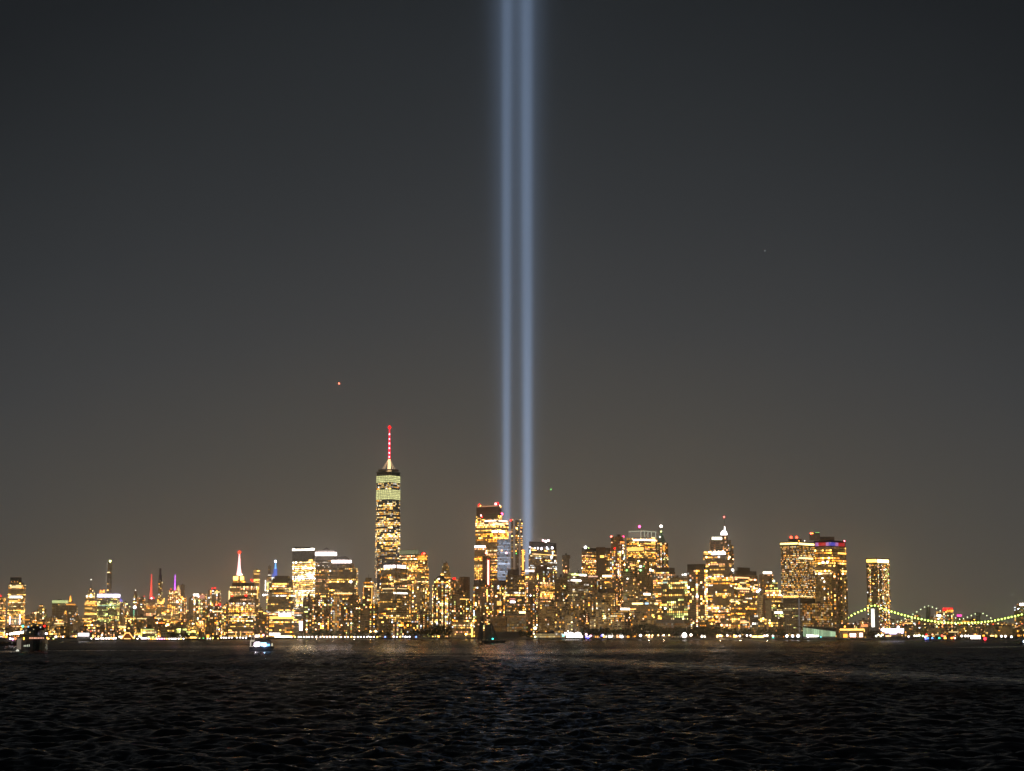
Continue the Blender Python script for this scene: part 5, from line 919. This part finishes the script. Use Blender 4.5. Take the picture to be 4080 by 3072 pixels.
# the brightly lit elevated pier with dripping lights
def lit_pier():
    D = 2750; root = empty('lit_pier', (V(3558, 2540, D).x, D, GZ), 'violet white glowing pier roof with hanging lights, right of the bridge tower foot', 'pier')
    x0, x1 = V(3516, 2504, D).x, V(3601, 2504, D).x; m = em((.90, .80, 1), 3.5)
    w = MB(); w.box(x0, x1, D, D + 12, zof(3558, 2514, D), zof(3558, 2505, D)); w.build('lit_roof', m, root, origin=root.location)
    for a_, b_, vb in ((3518, 3528, 2518), (3528, 3542, 2523), (3546, 3572, 2527), (3574, 3580, 2522), (3584, 3590, 2522), (3592, 3600, 2524)):
        w = MB(); w.box(V(a_, 2510, D).x, V(b_, 2510, D).x, D + 1, D + 4, zof(3558, vb, D), zof(3558, 2514.2, D)); w.build('hanging_light', em((.85, .70, 1), 2.6), root, origin=root.location)
    for u in (3520, 3545, 3573, 3598):
        w = MB(); P = V(u, 2520, D + 6); w.tube([(P.x, P.y, GZ), (P.x, P.y, zof(3558, 2515, D))], .3, 6); w.build('post', DARK, root, origin=root.location)
    P = V(3579, 2500, D + 3); w = MB(); w.ball(P, 5 * S(D), sz=1.3); w.build('roof_lamp', em((1, .95, 1), 6), root, origin=P)
lit_pier()

# ---- boats
def lp(root, x, y, z): return Vector((x, y, z)) + root.location
def hull(w, L, Bm, z0, z1, flare=1.12, n=9, ax='x'):
    ring0, ring1 = [], []
    for sgn in (-1, 1):
        for k in range(n) if sgn < 0 else range(n - 1, -1, -1):
            t = k / (n - 1); x = -L / 2 + L * t; wd = Bm / 2 * (1 - max(0, (t - .55) / .45) ** 2.0) * (1 - .15 * max(0, (.2 - t) / .2))
            wd = max(wd, .08); ring0.append((x * .96, sgn * wd * .85)); ring1.append((x * flare if t > .9 else x, sgn * wd))
    if ax == 'y': ring0 = [(-b, a) for a, b in ring0]; ring1 = [(-b, a) for a, b in ring1]
    w.prism(ring0, z0, z1, 0, ring1)
def at(w, root):       # shift a local-space builder to the root
    w.v = [(a_ + root.location.x, b_ + root.location.y, c_ + root.location.z) for a_, b_, c_ in w.v]; return w
def part(root, w, name, m): return at(w, root).build(name, m, root, origin=root.location)
# large ferry, seen end on
def ferry():
    x, y = WP(128, 2595); s = y / F; root = empty('ferry', (x, y, 0), 'large dark ferry seen end on near the left edge with green and red lights', 'ferry')
    root.rotation_euler = (0, 0, -math.atan2(x, y))
    X = lambda u: (u - 128) * s; Z = lambda v: (2595 - v) * s
    w = MB(); prof = [(70, 187, 2597), (66, 189, 2580), (68, 190, 2563), (76, 186, 2548)]
    n0 = len(w.v); L = 60
    # rounded double ended hull: stacked outlines
    def outline(ua, ub):
        c = (X(ua) + X(ub)) / 2; h = (X(ub) - X(ua)) / 2; return [(c + h * math.cos(q), L / 2 + (L / 2) * (1 if math.sin(q) > 0 else 1) * math.sin(q)) for q in [2 * math.pi * k / 28 + .01 for k in range(28)]]
    for k in range(3): w.prism(outline(*prof[k][:2]), Z(prof[k][2]) if k else -.8, Z(prof[k + 1][2]), 0, outline(*prof[k + 1][:2]))
    part(root, w, 'hull', HULLK)
    w = MB(); w.prism(outline(84, 184), Z(2548), Z(2532), 0, outline(88, 182)); part(root, w, 'passenger_deck', mat('dim_ferry_paint', (.10, .08, .06), .6))
    w = MB(); w.prism(outline(100, 178), Z(2532), Z(2512), 0, outline(104, 176)); part(root, w, 'upper_deck', HULLK)
    w = MB(); w.box(X(106), X(172), 4, 14, Z(2512), Z(2499)); part(root, w, 'pilothouse', HULLK)
    w = MB(); w.lathe(X(140), 30, [(2.2, Z(2512)), (2.0, Z(2496))], 12); part(root, w, 'funnel', mat('dark_funnel', (.05, .03, .02), .6))
    for u in (118, 126, 134, 141, 149, 156, 163, 170):
        q = abs(u - 134) / 50; w = MB(); yy = L / 2 * (1 - math.sqrt(max(0, 1 - q * q))) - .25; w.box(X(u) - .33, X(u) + .33, yy, yy + .3, Z(2546), Z(2540.5)); part(root, w, 'deck_window', em((1, .45, .28), 1.3))
    w = MB(); w.box(X(92), X(97), .5, 1.2, Z(2550), Z(2540)); part(root, w, 'deck_lamp', em((1, .45, .05), 4))
    for i, u in enumerate((97, 103, 109, 116)): w = MB(); yy = L / 2 * (1 - math.sqrt(max(0, 1 - ((u - 128) / 62) ** 2))) - .35; w.box(X(u) - .22, X(u) + .22, yy, yy + .3, Z(2577), Z(2571 - i)); part(root, w, 'glow_hull_marking', em((.75, .8, .6), .8))  # pale markings are given a glow of their own
    # light caught on the hull sides, put in as faintly glowing panel and rope
    w = MB(); w.prism([(X(68), 8), (X(84), 5), (X(86), 14), (X(70), 18)], Z(2588), Z(2545)); part(root, w, 'hull_side_glow', em((.50, .38, .28), .22))
    w = MB(); w.tube([(X(180), 6, Z(2566)), (X(184), 6, Z(2572)), (X(180), 6, Z(2580)), (X(186), 6, Z(2588))], .45, 6); part(root, w, 'glow_fender_rope', em((.35, .36, .26), .22))
    for u, v, c_, s_, r_ in ((89, 2497, (.05, 1, .65), 6, .55), (172, 2496, RED, 9, .5), (110, 2499, (.2, .55, .9), 1.5, .5), (157, 2501, (.6, .6, .55), 1, .45), (180, 2526, (.9, .88, 1), 7, .62), (131, 2509, Pl, .6, .3), (117, 2521, Pl, .8, .35)):
        w = MB(); w.ball((X(u), 3.5, Z(v)), r_, 8); part(root, w, 'navigation_light', em(c_, s_))
        if u in (89, 172, 180): w = MB(); w.tube([(X(u), 4.2, Z(2545)), (X(u), 4.2, Z(v))], .1, 5); part(root, w, 'light_pole', STEEL)
    w = MB()
    for k in range(9): w.tube([(X(104 + 8 * k), 3.2, Z(2532)), (X(104 + 8 * k), 3.2, Z(2529))], .06, 4)
    w.tube([(X(104), 3.2, Z(2529)), (X(168), 3.2, Z(2529))], .06, 4); part(root, w, 'rail', STEEL)
    # bow wave, its brightness put in as glow
    w = MB(); w.ball((X(72), 4, .2), .9, 8, .9); o = part(root, w, 'glow_bow_spray', em((.9, .9, .75), .9))
ferry()
def patrol():
    x, y = WP(1040, 2597); s = y / F; root = empty('patrol_boat', (x, y, 0), 'small patrol boat with blue and white glowing cabin windows and a red light', 'boat')
    X = lambda u: (u - 1040) * s; Z = lambda v: (2597 - v) * s
    w = MB(); hull(w, X(1088) - X(996), 4.6, -.4, Z(2577)); part(root, w, 'hull', HULLK)
    w = MB(); w.prism([(X(1010), -1.9), (X(1080), -1.9), (X(1080), 1.9), (X(1010), 1.9)], Z(2577), Z(2556), 0, [(X(1016), -1.7), (X(1076), -1.7), (X(1076), 1.7), (X(1016), 1.7)]); part(root, w, 'cabin', DARK)
    w = MB(); w.prism([(X(1016), -1.6), (X(1084), -1.6), (X(1084), 1.6), (X(1016), 1.6)], Z(2556), Z(2547), 0, [(X(1030), -1), (X(1068), -1), (X(1068), 1), (X(1030), 1)]); part(root, w, 'cabin_roof', mat('dark_red_roof', (.06, .035, .035), .6))
    for ua, ub, va, c_, s_ in ((1014, 1018, 2562, (1, .8, 1), 3), (1019, 1037, 2559, (.95, .85, 1), 6), (1041, 1062, 2561, (.35, .75, 1), 3.2), (1063, 1076, 2566, (.12, .45, 1), 2.0)):
        w = MB(); w.box(X(ua), X(ub), -2.05, -1.85, Z(2574.5), Z(va)); part(root, w, 'cabin_window', em(c_, s_))
    w = MB(); w.box(X(996), X(1014), -1.8, -1.2, Z(2584), Z(2575)); w.box(X(998), X(1002), -1.8, -1.4, Z(2576), Z(2551)); w.box(X(1002), X(1015), -1.8, -1.5, Z(2557), Z(2551)); w.box(X(1002), X(1004), -1.8, -1.6, Z(2551), Z(2534)); w.box(X(1013), X(1015), -1.8, -1.6, Z(2551), Z(2534)); w.box(X(1002), X(1015), -1.8, -1.6, Z(2535), Z(2533)); part(root, w, 'glow_stern_frame', em((.8, .68, .42), .42))  # light on the frame is put in as its own glow
    w = MB(); w.prism([(X(1080), -1.5), (X(1088), -1.5), (X(1088), -1.2), (X(1080), -1.2)], Z(2574), Z(2563), 0, [(X(1083), -1.5), (X(1086), -1.5), (X(1086), -1.2), (X(1083), -1.2)]); part(root, w, 'bow_lamp', em((.9, .85, .6), .7))
    w = MB(); w.tube([(X(1048), 0, Z(2549)), (X(1048), 0, Z(2534))], .12, 5); part(root, w, 'mast', STEEL)
    w = MB(); w.ball((X(1048), -.3, Z(2532)), .62); part(root, w, 'red_light', em((1, .30, .28), 7))
    w = MB(); w.box(X(1030), X(1033), -.4, .2, Z(2549), Z(2537)); part(root, w, 'radar_post', PALE)
patrol()
_b = [o for o in col.objects if o.name.startswith('patrol_boat')][0]
for dx, ec, e_ in ((-2.6, (1, .85, 1), 900), (2.2, (.35, .6, 1), 900)):
    l = bpy.data.lights.new('cabin_fill_light', 'POINT'); l.energy = e_; l.color = ec; l.shadow_soft_size = .3; lo = bpy.data.objects.new('cabin_fill_light', l); col.objects.link(lo); lo.parent = _b; lo.location = (dx, -2.6, 3.3)  # added point lights, throw the cabin windows' glow onto the foam
def schooner():
    x, y = WP(1965, 2562); s = y / F; root = empty('schooner', (x, y, 0), 'dark two masted sailing schooner under sail with a teal light on deck', 'sailing ship')
    X = lambda u: (u - 1965) * s; Z = lambda v: (2562 - v) * s
    w = MB(); hull(w, 24, 5, -.5, Z(2553)); part(root, w, 'hull', HULLK)
    w = MB(); w.tube([(X(2008), 0, Z(2553)), (X(2030), 0, Z(2541))], .2, 6, r2=.1); part(root, w, 'bowsprit', WOOD)
    for u, vt in ((1925, 2452), (1958, 2480)):
        w = MB(); w.tube([(X(u), 0, Z(2556)), (X(u), 0, Z(vt))], .22, 6, r2=.1); part(root, w, 'mast', WOOD)
    def sail(pts, name='sail', by=.6):
        # a bellied sheet with thickness, subdivided between its two long edges
        a0, a1, b1, b0 = [Vector((X(u), 0, Z(v))) for u, v in pts]; w = MB(); n = 8; m_ = 8; F_ = []
        for side in (0, 1):
            for i in range(n + 1):
                for j in range(m_ + 1):
                    s_, t = i / n, j / m_; p = (a0 * (1 - s_) + a1 * s_) * (1 - t) + (b0 * (1 - s_) + b1 * s_) * t; p.y = -by * 2.2 * math.sin(math.pi * s_) * math.sin(math.pi * t) + .3 + side * .06; w.v.append(tuple(p))
        def id_(sd, i, j): return sd * (n + 1) * (m_ + 1) + i * (m_ + 1) + j
        for i in range(n):
            for j in range(m_):
                w.f.append((id_(0, i, j), id_(0, i + 1, j), id_(0, i + 1, j + 1), id_(0, i, j + 1))); w.f.append((id_(1, i, j + 1), id_(1, i + 1, j + 1), id_(1, i + 1, j), id_(1, i, j))); w.m += [0, 0]; w.g += [(0, 0, 0)] * 2
        part(root, w, name, CANVAS)
    sail([(1926, 2552), (1926, 2484), (1912, 2476), (1902, 2550)]); sail([(1958, 2552), (1957, 2487), (1936, 2490), (1928, 2552)])
    sail([(1986, 2550), (1960, 2484), (1959, 2486), (1960, 2550)], 'jib', .5); sail([(1927, 2482), (1925, 2454), (1918, 2460), (1915, 2476)], 'topsail', .2)
    w = MB(); w.tube([(X(1902), 0, Z(2551)), (X(1926), 0, Z(2552))], .12, 5); w.tube([(X(1912), 0, Z(2476)), (X(1926), 0, Z(2484))], .1, 5); w.tube([(X(1928), 0, Z(2552)), (X(1958), 0, Z(2552))], .12, 5); part(root, w, 'boom', WOOD)
    w = MB(); w.ball((X(1963), -2.4, Z(2546)), .75); part(root, w, 'deck_light', em((.05, .85, .72), 6))
    w = MB()
    for u, v in ((1925, 2454), (1958, 2482)):
        for du in (-9, 9): w.tube([(X(u), 0, Z(v)), (X(u + du), -2, Z(2554))], .05, 4)
    w.tube([(X(1958), 0, Z(2482)), (X(2028), 0, Z(2542))], .05, 4); part(root, w, 'rigging', DARK)
schooner()
def small_boat(u, vw, L, label, lights, cabin=True, D=None):
    x, y = WP(u, vw) if D is None else (V(u, vw, D).x, D)
    s = y / F; root = empty('motor_boat', (x, y, 0), label, 'boat'); w = MB(); hull(w, L, L * .28, -.3, L * .11); part(root, w, 'hull', HULLK)
    if cabin: w = MB(); w.prism([(-L * .2, -L * .09), (L * .15, -L * .09), (L * .15, L * .09), (-L * .2, L * .09)], L * .11, L * .24, 0, [(-L * .17, -L * .08), (L * .09, -L * .08), (L * .09, L * .08), (-L * .17, L * .08)]); part(root, w, 'cabin', DARK)
    w = MB(); w.tube([(0, 0, L * .1), (0, 0, L * .42)], .07, 5); part(root, w, 'mast', STEEL)
    for du, v, c_, s_, rp in lights: w = MB(); w.ball((du * s, -L * .12, (vw - v) * s), rp * s); part(root, w, 'boat_light', em(c_, s_))
BL = (.16, .14, 1)
small_boat(2343, 2547, 16, 'police boat with a blue glow and a pink mast light, right of the white canopy', [(-7, 2528, (1, .6, .6), 7, 4), (-6, 2536, (.5, .45, 1), 7, 3), (6, 2536, (.5, .45, 1), 7, 3), (0, 2540, BL, 3, 4.5), (-8, 2539, BL, 2.5, 3.5), (12, 2533, (1, .3, .6), 5, 3)])
small_boat(2398, 2546, 18, 'dark boat with a blue and white light left of the large white floodlights', [(3, 2531, (.6, .6, 1), 8, 3.5), (-1, 2533, BL, 2.5, 4), (-20, 2541, (.7, .7, .6), .6, 2.5), (-10, 2541, (.7, .7, .6), .6, 3)])
small_boat(3692, 2553, 12, 'small boat with blue and white lights under the farther bridge tower', [(-6, 2538, (.85, .85, 1), 6, 3.5), (-4, 2545, BL, 4, 4), (4, 2543, (.05, .25, 1), 4, 4), (-1, 2529, RED, 2.5, 4)])
small_boat(3714, 2552, 11, 'small boat with a single blue light, second in the row under the bridges', [(0, 2543, (.1, .3, 1), 4, 4)])
small_boat(3742, 2552, 11, 'small boat with a teal green light in the row under the bridges', [(0, 2543, (.02, .75, .45), 3, 4.5)])
small_boat(3765, 2553, 12, 'small boat with orange and red lights right of the teal lit boat', [(0, 2543, (1, .45, .05), 7, 5), (-12, 2533, (1, .1, .05), 4, 4), (2, 2551, (1, .06, .01), 1.2, 5)])
small_boat(3796, 2553, 12, 'small boat with twin orange red lights left of the yellow quay lamp', [(-5, 2543, (1, .2, .03), 7, 4), (3, 2541, (1, .12, .05), 6, 4), (8, 2543, (1, .8, .6), 5, 3)])
small_boat(3080, 2549, 12, 'small boat with a teal light below the pink shore lamp', [(0, 2543, (.02, .7, .5), 3, 4)])
small_boat(3266, 2548, 18, 'dark moored boat with a teal light at the glass ferry terminal', [(4, 2538, (.1, .6, .6), 2, 3.5)])
small_boat(4078, 2566, 10, 'boat with a bluish white light cut by the right edge', [(2, 2556, (.6, .8, 1), 5, 5)])
small_boat(48, 2572, 26, 'white lit harbour boat just left of the large ferry', [(-18, 2528, (1, .55, .45), 6, 4), (-5, 2527, Wh, 6, 4.5), (3, 2526, Wh, 7, 4.5), (10, 2524, Wh, 7, 5), (18, 2523, Wh, 7, 5), (28, 2523, Wh, 7, 6), (38, 2521, Wh, 7, 5), (44, 2521, Wh, 6, 4), (-4, 2545, (1, .8, .9), 6, 4), (6, 2547, (.85, .35, .8), 5, 4), (16, 2545, (1, .25, .06), 2, 5)])
def buoy(u, vw, h, label, light=None):
    x, y = WP(u, vw); s = y / F; root = empty('buoy', (x, y, 0), label, 'buoy')
    w = MB(); w.lathe(0, 0, [(1.1, -.4), (1.3, .2), (1.1, .7), (.3, .9), (.22, h * .8), (.5, h * .82), (.45, h)], 10); part(root, w, 'float', HULLK)
    if light: w = MB(); w.ball((0, -.3, h + .4), light[1]); part(root, w, 'buoy_light', em(*light[0]))
buoy(1725, 2562, 4.4, 'dark unlit channel buoy on the water below the dark grove')
buoy(3925, 2556, 3.0, 'channel buoy with a red light near the right shore', (((1, .03, .05), 5), 1.9))
buoy(848, 2556, 4.0, 'channel buoy with a yellow light left of the patrol boat', (((1, .75, .1), 5), .9))

# ---- lights in the sky: distant aircraft and stars
def aircraft(u, v, D, label, c_, s_, rp):
    P = V(u, v, D); root = empty('aircraft', P, label, 'aircraft'); s = S(D)
    w = MB(); w.tube([(-14, 0, 0), (-10, 0, 0), (10, 0, 0), (14, 0, .8)], 1.4, 8); w.prism([(-3, -14), (1, -1.2), (1, 1.2), (-3, 14), (-5, 14), (-4, 0), (-5, -14)], -.3, .1); w.prism([(11, -4), (13.5, -4), (13.5, 4), (11, 4)], .8, 1.1); part(root, w, 'airframe', DARK)
    w = MB(); w.ball((0, -3, -2), rp * s); part(root, w, 'landing_light', em(c_, s_))
aircraft(1351, 1527, 16000, 'aircraft light glowing white with a red rim above the tallest tower', (1, .22, .12), 6, 4.2)
aircraft(2195, 1949, 14000, 'tiny green aircraft light right of the light beams', (.2, 1, .15), 6, 2.4)
def star(u, v, c_, s_, rp, label):
    P = V(u, v, 60000); w = MB(); w.ball((0, 0, 0), rp * S(60000)); o = w.build('star', em(c_, s_), None); o.location = P; tag(o, label, 'star')
star(3048, 999, (.9, .95, 1), 1.3, 2.0, 'faint white star high on the right of the sky')
star(1710, 1352, (1, .95, .9), 1.0, 1.7, 'faint star in the sky left of the light beams')

# ---- the hazy night air
w = MB(); w.box(-9000, 9000, -400, 24000, -3.5, 7000)
hz = bpy.data.materials.new('night_haze'); hz.use_nodes = True; nt = hz.node_tree; nt.nodes.clear()
o_ = N(nt, 'ShaderNodeOutputMaterial'); pv = N(nt, 'ShaderNodeVolumePrincipled'); nt.links.new(pv.outputs[0], o_.inputs['Volume'])
pv.inputs['Color'].default_value = (.95, .93, .90, 1); pv.inputs['Density'].default_value = 5.0e-5; pv.inputs['Anisotropy'].default_value = .97
tag(w.build('haze', hz), kind='stuff')
